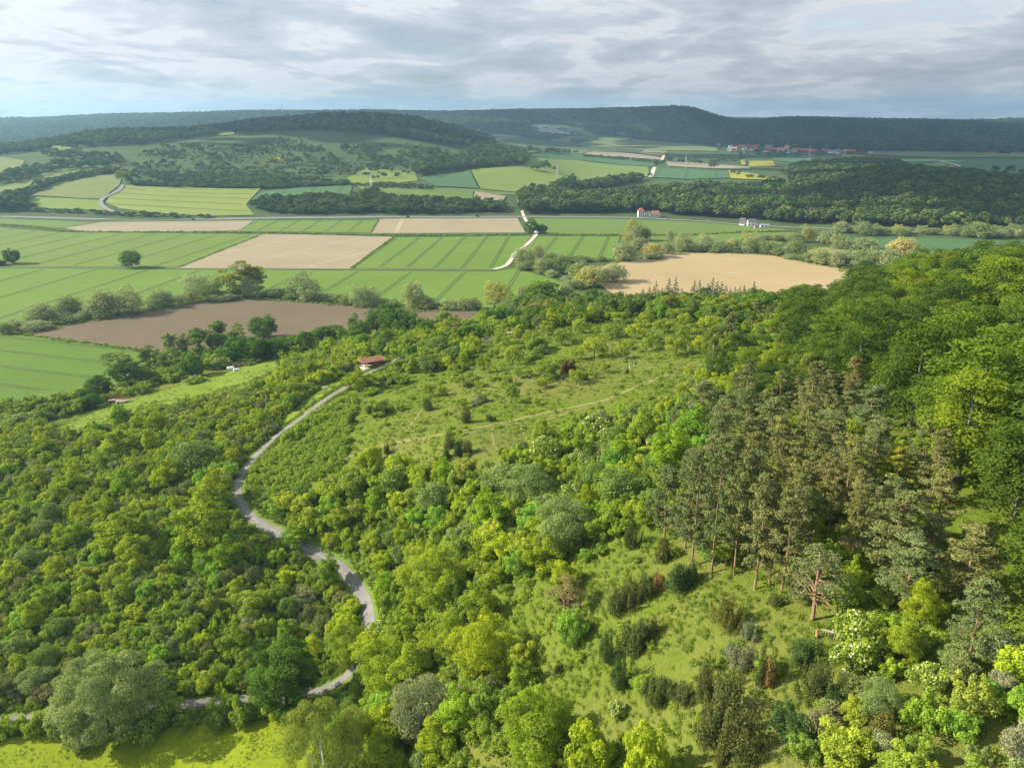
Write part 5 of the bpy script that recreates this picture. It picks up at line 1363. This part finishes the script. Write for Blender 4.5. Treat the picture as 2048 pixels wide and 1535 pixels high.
for sgn in (-1, 1):
    dd = np.gradient(lane_xy, axis=0); dd /= np.hypot(*dd.T)[:, None]; nn_ = np.stack([-dd[:, 1], dd[:, 0]], 1)
    for _k in range(9):
        q_ = lane_xy + nn_ * sgn * R.uniform(2.2, 4.2, len(lane_xy))[:, None] + R.normal(0, .35, lane_xy.shape); _s.append(q_)
_s = np.vstack(_s); mass_rand('verge_growth', 'herb', np.column_stack([_s, H(_s[:, 0], _s[:, 1])]), .95, .42)
print('masses', round(time.time() - T0, 1))
mass_rand('far_woods', 'woods', ridge, 19, 15, (.75, 1.3))
mass_rand('far_woods', 'woods', far_l, 70, 30, (.8, 1.2))
def line_pts(pxs, width, step, jit=1.0):
    c = spline(px(pxs), 6); seg = np.hypot(*np.diff(c, axis=0).T); s = np.concatenate([[0], np.cumsum(seg)]); n = int(s[-1] / step)
    q = R.uniform(0, s[-1], n); x = np.interp(q, s, c[:, 0]) + R.normal(0, width / 2, n); y = np.interp(q, s, c[:, 1]) + R.normal(0, width / 2, n)
    return np.stack([x, y, H(x, y)], 1)
mg = [line_pts([(0,450),(61,453),(109,460),(154,464),(376,464.5),(530,466),(700,470),(885,471),(1052,469.5)], 3, 1.2), line_pts([(1090,470),(1227,470.5),(1380,470.5),(1478,464.5),(1587,462)], 3, 1.2)]
mass_rand('ditch_growth', 'bramble', np.vstack(mg), 2.8, 1.3)
mg = [line_pts([(357,535),(440,502),(527,468)], 1.5, 1.5), line_pts([(702,537),(745,505),(788,474)], 1.5, 1.5), line_pts([(55,669),(102,656),(287,626),(410,602),(496,598),(700,611),(820,622),(955,621)], 2.5, .8), line_pts([(45,669),(160,685),(287,701)], 2, .8), line_pts([(1180,536),(1300,512),(1350,505),(1540,510),(1602,523),(1750,547)], 2.5, .9), line_pts([(742,466),(758,438)], 1.5, 3)]
mass_rand('field_edge_grass', 'bramble', np.vstack(mg), 1.8, .8)

def mat_water():
    m, nt, out = new_mat('river_water'); b = N(nt, 'ShaderNodeBsdfPrincipled', Roughness=.06); b.inputs['Base Color'].default_value = (.10, .12, .10, 1)
    n = N(nt, 'ShaderNodeBump', Strength=.05, Distance=.1); L(nt, noise(nt, pos(nt), .6, 2), n.inputs['Height']); L(nt, n.outputs[0], b.inputs['Normal']); L(nt, b.outputs[0], out.inputs[0]); return m
M_water = mat_water()
drape('river', spline(px([(1300,500),(1322,495),(1342,496),(1346,503),(1332,510),(1312,512),(1300,507)]), 4), M_water, .18)
drape('river', spline(px([(-80,662),(-10,657),(20,656),(10,661),(-80,670)]), 4), M_water, .18)

# ------------------------------------------------------------------ buildings
M_wall = mat_plain('white_render', (.78, .77, .74), .8, .06, .3); M_wall2 = mat_plain('cream_render', (.62, .56, .46), .8, .1, .3)
M_rtile = mat_plain('red_roof_tiles', (.30, .105, .07), .85, .3, .5); M_rtile2 = mat_plain('orange_roof_tiles', (.40, .16, .10), .85, .25, .5)
M_dtile = mat_plain('dark_roof', (.10, .10, .11), .8, .25, .5); M_blue = mat_plain('blue_grey_roof', (.22, .27, .36), .7, .2, .5)
M_glass = mat_plain('window_glass', (.05, .06, .08), .15, .1, 1, 0, .5); M_brick = mat_plain('red_brick', (.30, .11, .07), .9, .3, 1)
M_wood = mat_plain('weathered_wood', (.28, .17, .10), .9, .3, 2); M_palewood = mat_plain('pale_wood', (.44, .39, .33), .9, .2, 2)
M_steel = mat_plain('galvanised_steel', (.42, .44, .45), .5, .15, 1, .6); M_rust = mat_plain('rusty_steel', (.36, .11, .06), .8, .35, 2, .2)
M_tyre = mat_plain('tyre_rubber', (.025, .025, .025), .9, .2, 2); M_wrap = mat_plain('white_wrap', (.72, .74, .74), .45, .1, 1)
M_dead = mat_plain('dead_wood', (.33, .27, .21), .9, .25, 2)
M_conc = mat_plain('concrete', (.52, .50, .46), .9, .12, .4)

def prism(mb, cx_, cy_, z, lx, ly, h, over=.4, hip=0.0, mi=0):
    """pitched roof, ridge along x, with a real thickness; hip pulls the ridge ends in"""
    a, b, t = lx / 2 + over, ly / 2 + over, .22
    r = max(.05, a - hip)
    lo = [(-a, -b, 0), (a, -b, 0), (a, b, 0), (-a, b, 0)]
    v = [(cx_ + p[0], cy_ + p[1], z + p[2]) for p in lo] + [(cx_ + p[0], cy_ + p[1], z + t) for p in lo] + [(cx_ - r, cy_, z + h), (cx_ + r, cy_, z + h)]
    mb.add(v, [(3, 2, 1, 0), (0, 1, 5, 4), (1, 2, 6, 5), (2, 3, 7, 6), (3, 0, 4, 7), (4, 5, 9, 8), (6, 7, 8, 9), (5, 6, 9), (7, 4, 8)], mi)

def house(loc, rz, lx, ly, hw, hr, wall, roof, label, group, win=0, chim=False, hip=0.0, name='house', cat='house'):
    e = empty(name, loc, rz); tag(e, label, cat, group)
    b = MB(); b.box((0, 0, hw / 2 - .6), (lx, ly, hw + 1.2))
    if hip == 0:
        b.add([(-lx / 2, -ly / 2, hw), (-lx / 2, ly / 2, hw), (-lx / 2, 0, hw + hr * .92)], [(0, 2, 1)]); b.add([(lx / 2, -ly / 2, hw), (lx / 2, ly / 2, hw), (lx / 2, 0, hw + hr * .92)], [(0, 1, 2)])
    b.build('wall', wall, e)
    r = MB(); prism(r, 0, 0, hw + .01, lx, ly, hr, .5, hip); ro = r.build('roof', roof, e)
    if chim:
        c = MB(); c.box((lx * .2, .3, hw + hr * .75), (.8, .8, hr * .9)); c.build('chimney', M_brick, ro)
    for i in range(win):
        nf = max(1, int(hw // 2.9)); k = i // nf; fl = i % nf
        n = (win + nf - 1) // nf
        w_ = MB(); w_.box((-lx / 2 + lx * (k + .5) / n, -ly / 2 - .03, 1.6 + fl * 2.9), (1.2, .12, 1.5)); w_.build('window', M_glass, e)
    return e

def at(u, v):
    return tuple(float(q) for q in unproj(u, v)[0])
# the white guest house at the foot of the knoll
g = at(1297, 433.5); G = empty('guest_house', g, .02, .9); tag(G, 'white guest house with red roofs standing by the valley main road', 'house')
b = MB(); b.box((-11, 0, 3.8), (8.6, 8.6, 8.8)); b.build('wall', M_wall, G)
r = MB(); prism(r, -11, 0, 8.22, 8.6, 8.6, 4.6, .7, 4.6); r1 = r.build('roof', M_rtile, G)
c = MB(); c.box((-9, 1, 11.2), (.8, .8, 3)); c.build('chimney', M_brick, r1)
b = MB(); b.box((-2.2, .4, 3.0), (9, 7.6, 7.2)); b.build('wall', M_wall, G)
r = MB(); prism(r, -2.2, .4, 6.62, 8.6, 7.6, 2.0, .3, 2); r.build('roof', M_dtile, G)
b = MB(); b.box((9.2, 0, 1.9), (13.6, 9.2, 5.0)); b.build('wall', M_wall, G)
r = MB(); prism(r, 9.2, 0, 4.42, 13.6, 9.2, 4.6, .6, 3); r2 = r.build('roof', M_rtile, G)
for x in (5.6, 9.2, 12.8):
    d = MB(); d.box((x, -3.4, 5.9), (1.5, 1.6, 1.6)); d.build('dormer', M_wall, r2)
for x, zs in ((-13.8, (1.6, 4.1, 6.6)), (-11, (1.6, 4.1, 6.6)), (-8.2, (1.6, 4.1, 6.6))):
    for z in zs:
        w_ = MB(); w_.box((x, -4.34, z), (1.3, .14, 1.7)); w_.build('window', M_glass, G)
for x in (-4.6, -1.8):
    for z in (1.8, 4.5):
        w_ = MB(); w_.box((x, -3.44, z), (1.5, .14, 1.6)); w_.build('window', M_glass, G)
for x in (4.2, 7.5, 10.8, 14.1):
    w_ = MB(); w_.box((x, -4.64, 2), (1.6, .14, 1.8)); w_.build('window', M_glass, G)
# the farmhouse further along the road
e = empty('gabled_house', at(1485, 450), .9, .72); tag(e, 'house with steep dark gable roof left of the small white farmhouse', 'house')
b = MB(); b.box((0, 0, 1.6), (8, 9, 4.4)); b.add([(-4, -4.5, 3.81), (4, -4.5, 3.81), (0, -4.5, 10.6)], [(0, 1, 2)]); b.add([(-4, 4.5, 3.81), (4, 4.5, 3.81), (0, 4.5, 10.6)], [(0, 2, 1)]); b.build('wall', M_wall, e)
r = MB(); r.add([(-5, -5.2, 2.9), (0, -5.2, 11.4), (0, 5.2, 11.4), (-5, 5.2, 2.9), (-5, -5.2, 3.2), (0, -5.2, 11.8), (0, 5.2, 11.8), (-5, 5.2, 3.2)], [(0, 1, 2, 3), (7, 6, 5, 4), (0, 4, 5, 1), (3, 2, 6, 7), (0, 3, 7, 4)]); r.add([(5, -5.2, 2.9), (0, -5.2, 11.4), (0, 5.2, 11.4), (5, 5.2, 2.9), (5, -5.2, 3.2), (0, -5.2, 11.8), (0, 5.2, 11.8), (5, 5.2, 3.2)], [(3, 2, 1, 0), (4, 5, 6, 7), (1, 5, 4, 0), (7, 6, 2, 3), (4, 7, 3, 0)]); r.build('roof', M_dtile, e)
house(at(1504, 452), -.1, 11, 8, 6, 2.6, M_wall, M_dtile, 'small white farmhouse with dark roof beside the valley main road', None, 6, True, 2.5)
house(at(1528, 455), -.1, 9, 5, 2.8, 1.4, M_wall, M_blue, 'low white outbuilding with pale blue roof right of the small farmhouse', None, 2)
house(at(1513, 456), -.1, 5, 4, 2.4, 1.0, M_wall2, M_dtile, 'little flat shed in front of the small white farmhouse', None, 1, name='shed', cat='shed')
house(at(1523, 419), .1, 22, 11, 4, 4.2, M_wall2, mat_plain('pinkish_roof', (.30, .17, .15), .85, .2, .4), 'long house with faded pink roof half hidden in the knoll wood', None, 4)
house(at(1497, 418), .1, 16, 6, 2.6, 1.6, M_wall2, mat_plain('faded_roof', (.30, .22, .20), .85, .2, .4), 'low barn with pale roof left of the pink-roofed house', None, 2, name='barn', cat='barn')
house(at(532, 355), .2, 11, 8, 3.5, 3.6, M_wall2, M_rtile2, 'lone cottage with bright red roof among hillside trees', None, 2)
house(at(1460, 401), .1, 10, 7, 3, 2.5, M_wall, M_blue, 'small pale house with blue roof hidden among knoll trees', None, 1)

# village under the ridge: u, v, width m, wall colour, roof, height
VIL = [(1437,291,15,0,2,6),(1458,287,16,0,2,8),(1463,283,9,0,2,8),(1431,288,10,1,2,6),(1461,296,14,0,3,5),(1466,300,14,1,1,5),(1476,298,16,1,0,5),(1459,302,14,0,3,5),(1484,296,20,1,0,7),(1490,299,18,0,3,5),(1498,297,18,1,0,7),(1508,298,20,1,0,7),(1514,296,16,1,0,7),(1503,302,14,0,3,5),(1510,302,13,1,1,5),(1528,289,10,0,2,8),(1534,296,16,0,3,6),(1541,297,14,0,3,6),(1533,301,16,1,0,7),(1530,305,14,0,2,6),(1539,303,18,0,0,6),(1546,303,24,1,0,6),(1557,303,20,0,1,7),(1563,302,14,0,1,7),(1573,299,14,0,1,10),(1575,303,14,1,0,6),(1580,307,18,0,3,5),(1588,306,18,0,3,5),(1592,303,26,1,0,6),(1603,304,26,1,0,6),(1614,305,26,1,0,7),(1622,306,22,1,0,6),(1628,305,16,1,0,6),(1642,303,12,1,2,5),(1649,305,14,1,0,6),(1661,307,18,0,3,6),(1668,308,20,0,3,6),(1675,306,14,0,1,7),(1683,308,22,0,3,6),(1690,306,14,1,1,6),(1698,306,18,1,0,6),(1706,306,14,1,0,6),(1741,307,13,0,2,6)]
RF = [mat_plain('village_red_roof', (.48, .15, .09), .85, .3, .5), mat_plain('village_orange_roof', (.55, .24, .14), .85, .25, .5), M_dtile, M_blue]; RW = ['red', 'orange', 'dark', 'blue-grey']
VL = [("left end", 1480), ("left part", 1530), ("middle", 1590), ("right part", 1650), ("right end", 1720)]
vp = unproj([q[0] for q in VIL], [q[1] for q in VIL]); cnt = {}
for q, p in zip(VIL, vp):
    part = [n_ for n_, lim in VL if q[0] <= lim]; part = part[0] if part else 'far right outskirts'
    key = ('white' if q[3] == 0 else 'brown', RW[q[4]], part); cnt[key] = cnt.get(key, 0) + 1
    lab = f'{key[0]} village house with {key[1]} roof at the village\'s {part}'
    if cnt[key] > 1: lab += ', ' + ['', 'second', 'third', 'fourth', 'fifth', 'sixth', 'seventh'][cnt[key] - 1] + ' such from left'
    house(tuple(p), R.uniform(-.35, .35), q[2], 10, q[5], 6, M_wall if q[3] == 0 else M_brick, RF[q[4]], lab, 'houses of the village below the ridge', name='village_house')
EST = [(u, v, w) for v, us in ((253, (1068, 1082, 1094)), (255.5, (1080, 1100, 1108, 1116)), (259, (1084, 1094, 1106)), (261.5, (1080, 1090, 1102, 1112)), (264, (1086, 1098, 1110, 1122)), (267, (1106, 1116, 1126, 1133)), (269, (1134,))) for u, w in ((q, 24) for q in us)]
ep = unproj([q[0] for q in EST], [q[1] for q in EST])
RN = {253: 'top', 255.5: 'second', 259: 'third', 261.5: 'fourth', 264: 'fifth', 267: 'sixth', 269: 'lowest'}
cn = {}
for q, p in zip(EST, ep):
    cn[q[1]] = cn.get(q[1], 0) + 1
    house(tuple(p), R.uniform(-.1, .1), q[2], 9, 6, 1.2, M_wall, M_dtile, f'{["first", "second", "third", "fourth"][cn[q[1]] - 1]} white terrace from left in the {RN[q[1]]} row of hillside estate', 'white terraces of the hillside estate', name='terrace_house')

# ------------------------------------------------------------------ pylons and mast
def pylon(u, vb, vt, label):
    p = at(u, vb); d = proj(*p)[2]; h = (vb - vt) * d / F
    e = empty('power_pylon', p, .3); tag(e, label, 'pylon', 'steel pylons crossing the fields')
    b = MB(); hw = h * .075
    for sx in (-1, 1):
        for sy in (-1, 1): b.tube([(sx * hw, sy * hw, -.5), (sx * hw * .35, sy * hw * .35, h * .55), (0, 0, h)], [.20, .15, .1], 4)
    for i in range(8):
        z0, z1 = h * i / 8, h * (i + 1) / 8; w0, w1 = hw * (1 - .85 * i / 8), hw * (1 - .85 * (i + 1) / 8)
        for s in (-1, 1):
            b.tube([(-w0, s * w0, z0), (w1, s * w1, z1)], .08, 3); b.tube([(s * w0, -w0, z0), (s * w1, w1, z1)], .08, 3)
    b.build('mast', M_steel, e)
    for z, w_ in ((.62, .15), (.74, .20), (.86, .13)):
        a = MB(); a.tube([(-h * w_, 0, h * z), (0, 0, h * z + .5), (h * w_, 0, h * z)], [.1, .25, .1], 4); a.tube([(-h * w_, 0, h * z), (0, 0, h * (z + .05)), (h * w_, 0, h * z)], [.08, .15, .08], 4); a.build('cross_arm', M_steel, e)
pylon(1114, 362, 321, 'tall steel power pylon on the sunny slope right of small copse')
pylon(743, 385, 340, 'steel power pylon in front of the shaded left hill')
pylon(1371, 338, 306, 'faint steel pylon in the green fields below the village')
pylon(1617, 330, 292, 'faint steel pylon between the village and the wooded knoll')
p = at(565, 231); p = (p[0], p[1], H1(p[0], p[1])); e = empty('radio_mast', p); tag(e, 'thin radio mast with platforms on the far wooded ridge', 'mast')
b = MB(); b.tube([(0, 0, -2), (0, 0, 40), (0, 0, 75)], [2.2, 1.5, .8], 8); b.build('shaft', M_steel, e)
for z in (46, 54):
    b = MB(); b.tube([(0, 0, z), (0, 0, z + 2.5)], [4.5, 4.5], 10); b.build('platform', M_steel, e)

# ------------------------------------------------------------------ vehicles on the road
def car(u, v, col, label, rz=0.0, L_=4.4, hgt=1.5, name='car'):
    p = at(u, v); e = empty(name, (p[0], p[1], p[2] + .26), rz); tag(e, label, name, 'vehicles on the valley main road')
    m = mat_plain(name + '_paint', col, .35, .05, 1, .2, .5); b = MB(); w_ = 1.75
    prof = [(-L_ / 2, .35), (-L_ / 2, .85), (-L_ / 2 + .1, .95), (L_ / 2 - .9, .98), (L_ / 2 - .05, .8), (L_ / 2, .4)]
    n_ = len(prof); b.add([(x, -w_ / 2, z) for x, z in prof] + [(x, w_ / 2, z) for x, z in prof], [tuple(range(n_ - 1, -1, -1)), tuple(range(n_, 2 * n_))] + [(i, (i + 1) % n_, n_ + (i + 1) % n_, n_ + i) for i in range(n_)]); b.build('body', m, e)
    c = MB(); prof = [(-L_ / 2 + .2, .98), (-L_ / 2 + .6, hgt), (L_ / 2 - 2.0, hgt), (L_ / 2 - 1.2, .99)]
    c.add([(x, -.78, z) for x, z in prof] + [(x, .78, z) for x, z in prof], [(3, 2, 1, 0), (4, 5, 6, 7), (0, 1, 5, 4), (1, 2, 6, 5), (2, 3, 7, 6), (3, 0, 4, 7)], 0); c.build('cabin', M_glass, e)
    t = MB(); t.box((-.35, 0, hgt + .02), (L_ - 2.6, 1.5, .05)); t.build('roof', m, e)
    for sx in (-1.35, 1.35):
        for sy in (-.8, .8):
            k = MB(); k.tube([(sx, sy - .1, .33), (sx, sy + .1, .33)], .33, 12); k.build('wheel', M_tyre, e)
car(388, 440, (.06, .07, .08), 'dark car on the main road below the yellow-green field')
car(815, 434.6, (.05, .05, .06), 'dark car on the main road above the second bare field', 3.14)
car(955, 433.6, (.10, .10, .11), 'dark van on the main road left of the farm track crossing', 0, 5.2, 2.1, 'van')
car(1416, 443.4, (.75, .75, .75), 'white car on the main road left of the small farmhouse', -.1)
car(1335, 438, (.70, .70, .70), 'white van parked beside the white guest house', .1, 5, 2.1, 'van')

# ------------------------------------------------------------------ roofed wooden shelter
q = unproj([739, 760, 722], [737, 730, 732.5]); c0 = q[0]; ax = (q[1] - q[0])[:2]; rz = math.atan2(ax[1], ax[0])
S = empty('shelter_hut', (c0[0], c0[1], c0[2]), rz); tag(S, 'roofed wooden shelter with rusty red roof and open front beside the lane', 'shelter')
b = MB(); b.box((2.2, 2.4, .02), (9.4, 6.6, .5)); b.build('floor_slab', M_conc, S)
b = MB(); b.box((3.2, .1, 1.45), (4.4, .2, 2.4)); b.build('side_wall', M_brick, S)
b = MB(); b.box((3.2, 4.7, 1.45), (4.4, .2, 2.4)); b.build('side_wall', M_brick, S)
b = MB(); b.box((5.5, 2.4, 1.5), (.2, 4.8, 2.5)); b.build('back_wall', M_brick, S)
for y in (.1, 4.7):
    b = MB(); b.tube([(-1.6, y, .2), (-1.6, y, 2.7)], .11, 6); b.build('post', M_wood, S)
r = MB(); prism(r, 1.9, 2.4, 2.7, 8.4, 5.6, 1.15, .55); ro = r.build('roof', mat_plain('rusty_roof', (.25, .12, .075), .85, .35, 1.5), S)
b = MB(); b.box((-.2, 2.4, .65), (.8, 2.2, .08)); b.box((-.2, 2.4, .42), (.1, 1.6, .4)); b.build('bench', M_wood, S)
# picnic table by the lane
e = empty('picnic_table', at(650, 777), .6); tag(e, 'grey wooden picnic table on the grass verge above the straight lane', 'picnic table')
b = MB(); b.box((0, 0, .74), (1.9, .8, .06)); b.build('table_top', M_palewood, e)
for s in (-1, 1):
    b = MB(); b.box((0, s * .72, .44), (1.9, .28, .05)); b.build('seat', M_palewood, e)
    b = MB(); b.tube([(s * .7, -.7, 0), (s * .7, -.25, .72)], .05, 5); b.tube([(s * .7, .7, 0), (s * .7, .25, .72)], .05, 5); b.tube([(s * .7, -.75, .41), (s * .7, .75, .41)], .045, 5); b.build('leg', M_wood, e)
# parking bay with boards
drape('parking_bay', px([(958,680),(975,674),(1003,671),(1024,668),(1026,671),(1005,676),(985,681),(965,684)]), M_gravel, .14, 2)
e = empty('information_board', at(1022, 676), .2); tag(e, 'roofed pale information board at the right end of the parking bay', 'sign')
for s in (-1, 1):
    b = MB(); b.tube([(s * .9, 0, -.2), (s * .9, 0, 2.3)], .08, 6); b.build('post', M_palewood, e)
b = MB(); b.box((0, 0, 1.5), (1.7, .1, 1.2)); b.build('panel', M_wood, e)
b = MB(); prism(b, 0, 0, 2.3, 3.0, 1.1, .5, .2); b.build('roof', M_palewood, e)
e = empty('slatted_bench', at(988, 679), .5); tag(e, 'pale slatted wooden seat at the near edge of the parking bay', 'bench')
b = MB(); b.box((0, 0, .5), (1.8, .6, .1)); b.build('seat', M_palewood, e)
b = MB(); b.box((0, .32, 1.0), (1.8, .1, .9), 0, 0, -.2); b.build('backrest', M_palewood, e)
for s in (-.75, .75):
    b = MB(); b.box((s, 0, .2), (.12, .55, .55)); b.build('leg', M_palewood, e)
e = empty('timber_portal', at(1263, 736), .3); tag(e, 'white wooden open frame standing alone in the orchard meadow', 'frame')
for s in (-.9, .9):
    b = MB(); b.tube([(s, 0, -.2), (s * .8, .1, 1.7)], .06, 6); b.build('post', M_wrap, e)
b = MB(); b.tube([(-.85, .1, 1.6), (.85, .1, 1.6)], .06, 6); b.build('crossbar', M_wrap, e)
b = MB(); b.tube([(-.9, 0, .7), (.9, 0, .7)], .05, 6); b.tube([(-.9, -.7, 0), (-.85, .05, 1.3)], .06, 6); b.build('brace', M_wrap, e)
# hay wagons
def wagon(u, v, rz, label):
    e = empty('hay_wagon', at(u, v), rz); tag(e, label, 'wagon', 'rusty hay wagons at the hedge')
    b = MB(); b.box((0, 0, 1.0), (5.4, 2.2, .16)); b.build('deck', M_palewood, e)
    for s in (-1, 1):
        r_ = MB(); y = s * 1.1
        for x in np.linspace(-2.6, 2.6, 7): r_.tube([(x, y, 1.05), (x, y * 1.25, 2.5)], .05, 5)
        for z, k in ((1.5, 1.08), (2.0, 1.16), (2.5, 1.25)): r_.tube([(-2.7, y * k, z), (2.7, y * k, z)], .05, 5)
        r_.build('side_rack', M_rust, e)
    r_ = MB()
    for y in (-1, 0, 1): r_.tube([(2.7, y, 1.05), (2.9, y, 2.7)], .05, 5)
    for z in (1.6, 2.2, 2.7): r_.tube([(2.8, -1.15, z), (2.8, 1.15, z)], .05, 5)
    r_.build('end_rack', M_rust, e)
    for sx in (-1.7, 1.7):
        for sy in (-1, 1):
            k = MB(); k.tube([(sx, sy - .12, .42), (sx, sy + .12, .42)], .42, 12); k.build('wheel', M_tyre, e)
    b = MB(); b.tube([(-2.6, 0, .6), (-4.4, 0, .5)], .07, 5); b.build('drawbar', M_rust, e)
wagon(231, 803, .25, 'rusty red hay wagon at the hedge, half behind the other wagon')
wagon(246, 805, .35, 'rusty red hay wagon nearer the open meadow, pale deck showing')
# wrapped bales and a cart
def bale(u, v, rz, L_, r_, label):
    p = at(u, v); e = MB(); rings = [(-L_ / 2, r_ * .80), (-L_ / 2 + .12, r_ * .97), (-L_ / 2 + .4, r_), (0, r_ * 1.02), (L_ / 2 - .4, r_), (L_ / 2 - .12, r_ * .97), (L_ / 2, r_ * .80)]
    e.tube([(x, 0, 0) for x, _ in rings], [q_ for _, q_ in rings], 16)
    o = e.build('wrapped_bale', M_wrap, None, True); o.location = (p[0], p[1], p[2] + r_ * .95); o.rotation_euler = (0, 0, rz); tag(o, label, 'bale', 'wrapped bales on the bright meadow')
bale(462, 740, .35, 3.4, .95, 'white wrapped bale lying by the hedge, the larger one of two')
bale(473, 742.5, .5, 2.6, .75, 'greyish wrapped bale just right of the larger white bale')
e = empty('farm_cart', at(476, 733), .2); tag(e, 'dark brown farm cart under the hedge behind the bales', 'cart')
b = MB(); b.box((0, 0, 1.0), (4.5, 2, .15)); b.build('deck', M_wood, e)
b = MB(); b.box((0, 1.0, 1.5), (4.5, .08, .8)); b.box((0, -1.0, 1.5), (4.5, .08, .8)); b.build('side_board', M_wood, e)
for sx in (-1.4, 1.4):
    for sy in (-.9, .9):
        k = MB(); k.tube([(sx, sy - .1, .42), (sx, sy + .1, .42)], .42, 12); k.build('wheel', M_tyre, e)
# guard rail on the far side of the valley road
rc = spline(px([(545,705),(575,699.5),(620,690.5),(660,684.5),(700,678.5)]), 8)
seg = np.hypot(*np.diff(rc, axis=0).T); s_ = np.concatenate([[0], np.cumsum(seg)]); qn = np.linspace(0, s_[-1], 34)
gx, gy = np.interp(qn, s_, rc[:, 0]), np.interp(qn, s_, rc[:, 1]); gz = H(gx, gy)
e = empty('guardrail', (gx[0], gy[0], gz[0])); tag(e, 'grey steel guardrail along the far side of the valley road', 'guardrail')
b = MB(); b.tube([(x - gx[0], y - gy[0], z - gz[0] + .75) for x, y, z in zip(gx, gy, gz)], .16, 6); b.build('rail', M_steel, e)
for x, y, z in zip(gx, gy, gz):
    b = MB(); b.tube([(x - gx[0], y - gy[0], z - gz[0] - .2), (x - gx[0], y - gy[0], z - gz[0] + .7)], .06, 5); b.build('post', M_steel, e)
for u, v, lab in ((588, 704, 'short white marker post beside the valley road, the left one'), (676, 688, 'short white marker post beside the valley road, the right one')):
    p = at(u, v); b = MB(); b.tube([(0, 0, -.1), (0, 0, .75)], .09, 6, 0); b.tube([(0, 0, .751), (0, 0, .9)], .091, 6, 1); b.tube([(0, 0, .901), (0, 0, 1.05)], .09, 6, 0)
    o = b.build('marker_post', [M_white, M_tyre]); o.location = p; tag(o, lab, 'post', 'marker posts on the valley road')
p = at(60, 811); e = empty('utility_pole', p); tag(e, 'thin wooden utility pole at the edge of the lower green field', 'pole')
b = MB(); b.tube([(0, 0, -.4), (0, 0, 7.2)], [.13, .10], 6); b.build('pole', M_wood, e)
b = MB(); b.tube([(-.7, 0, 6.7), (.7, 0, 6.7)], .06, 5); b.build('cross_arm', M_wood, e)
# fallen trunk with broken stump
q = unproj([1640, 1693], [1272, 1278]); a_, c_ = q[0], q[1]
e = empty('fallen_trunk', tuple(a_)); tag(e, 'bare fallen trunk with broken branches lying on the juniper slope', 'trunk')
dv = c_ - a_; b = MB(); b.tube([(0, 0, 1.0), dv * .5 + (0, 0, .75), dv + (0, 0, .4)], [.08, .15, .22], 7); b.build('stem', M_dead, e)
for t in np.linspace(.1, .8, 9):
    b = MB(); s = dv * t; b.tube([s + (0, 0, .9 - .5 * t), s + (R.normal(0, .3), R.normal(-.2, .3), -.2)], [.05, .015], 4); b.build('branch', M_dead, e)
b = MB(); p = at(1632, 1276); b.tube([(0, 0, -.2), (.05, 0, .6), (.0, .05, 1.15)], [.22, .17, .12], 8); b.tube([(.05, 0, 1.0), (.12, .05, 1.5)], [.09, .02], 5)
o = b.build('tree_stump', mat_plain('torn_wood', (.48, .26, .15), .9, .3, 3)); o.location = p; tag(o, 'splintered reddish stump left of the fallen trunk', 'stump')

# ------------------------------------------------------------------ the clouds that shade the far country
M_cloud, nt, out = new_mat('cloud_vapour'); d_ = N(nt, 'ShaderNodeBsdfDiffuse', Color=(.85, .86, .9, 1)); t_ = N(nt, 'ShaderNodeBsdfTranslucent', Color=(.8, .82, .86, 1)); s_n = nt.nodes.new('ShaderNodeMixShader'); s_n.inputs[0].default_value = .5
L(nt, d_.outputs[0], s_n.inputs[1]); L(nt, t_.outputs[0], s_n.inputs[2]); L(nt, s_n.outputs[0], out.inputs[0])
def blob(mb, c, r, seed, n=14, m=9):
    rg = np.random.default_rng(seed); ph = rg.uniform(0, 6.28, 6); vs, fs = [], []
    for i in range(m + 1):
        th = math.pi * i / m
        for k in range(n):
            a = 6.2832 * k / n; q_ = 1 + .16 * math.sin(3 * a + ph[0]) + .12 * math.sin(5 * a + ph[1] + 2 * th) + .08 * math.sin(7 * a + ph[2])
            vs.append((c[0] + r[0] * q_ * math.sin(th) * math.cos(a), c[1] + r[1] * q_ * math.sin(th) * math.sin(a), c[2] + r[2] * math.cos(th) * (1 if math.cos(th) > 0 else .45)))
    for i in range(m):
        for k in range(n): fs.append((i * n + k, (i + 1) * n + k, (i + 1) * n + (k + 1) % n, i * n + (k + 1) % n))
    mb.add(vs, fs)
def cloud(gx_, gy_, rx, ry, seed, zc=1150, rot=0.0):
    k = zc / sdir[2]; c = np.array((gx_ + sdir[0] * k, gy_ + sdir[1] * k, zc)); rg = np.random.default_rng(seed)
    mb = MB(); blob(mb, (0, 0, 0), (rx * .8, ry * .8, 60), seed)
    for i in range(46):
        a = rg.uniform(0, 6.28); q_ = rg.uniform(.7, 1.12); s = rg.uniform(.05, .22) * (1.25 - q_) * 2.2
        blob(mb, (rx * q_ * math.cos(a), ry * q_ * math.sin(a), rg.normal(0, 15)), (rx * s, ry * s, 30), seed * 50 + i, 9, 6)
    o = mb.build('cloud', M_cloud, None, True); o.location = tuple(c); o.rotation_euler = (0, 0, rot); tag(o, kind='structure')
for c_ in CLOUDS: cloud(*c_)
print('things', round(time.time() - T0, 1))
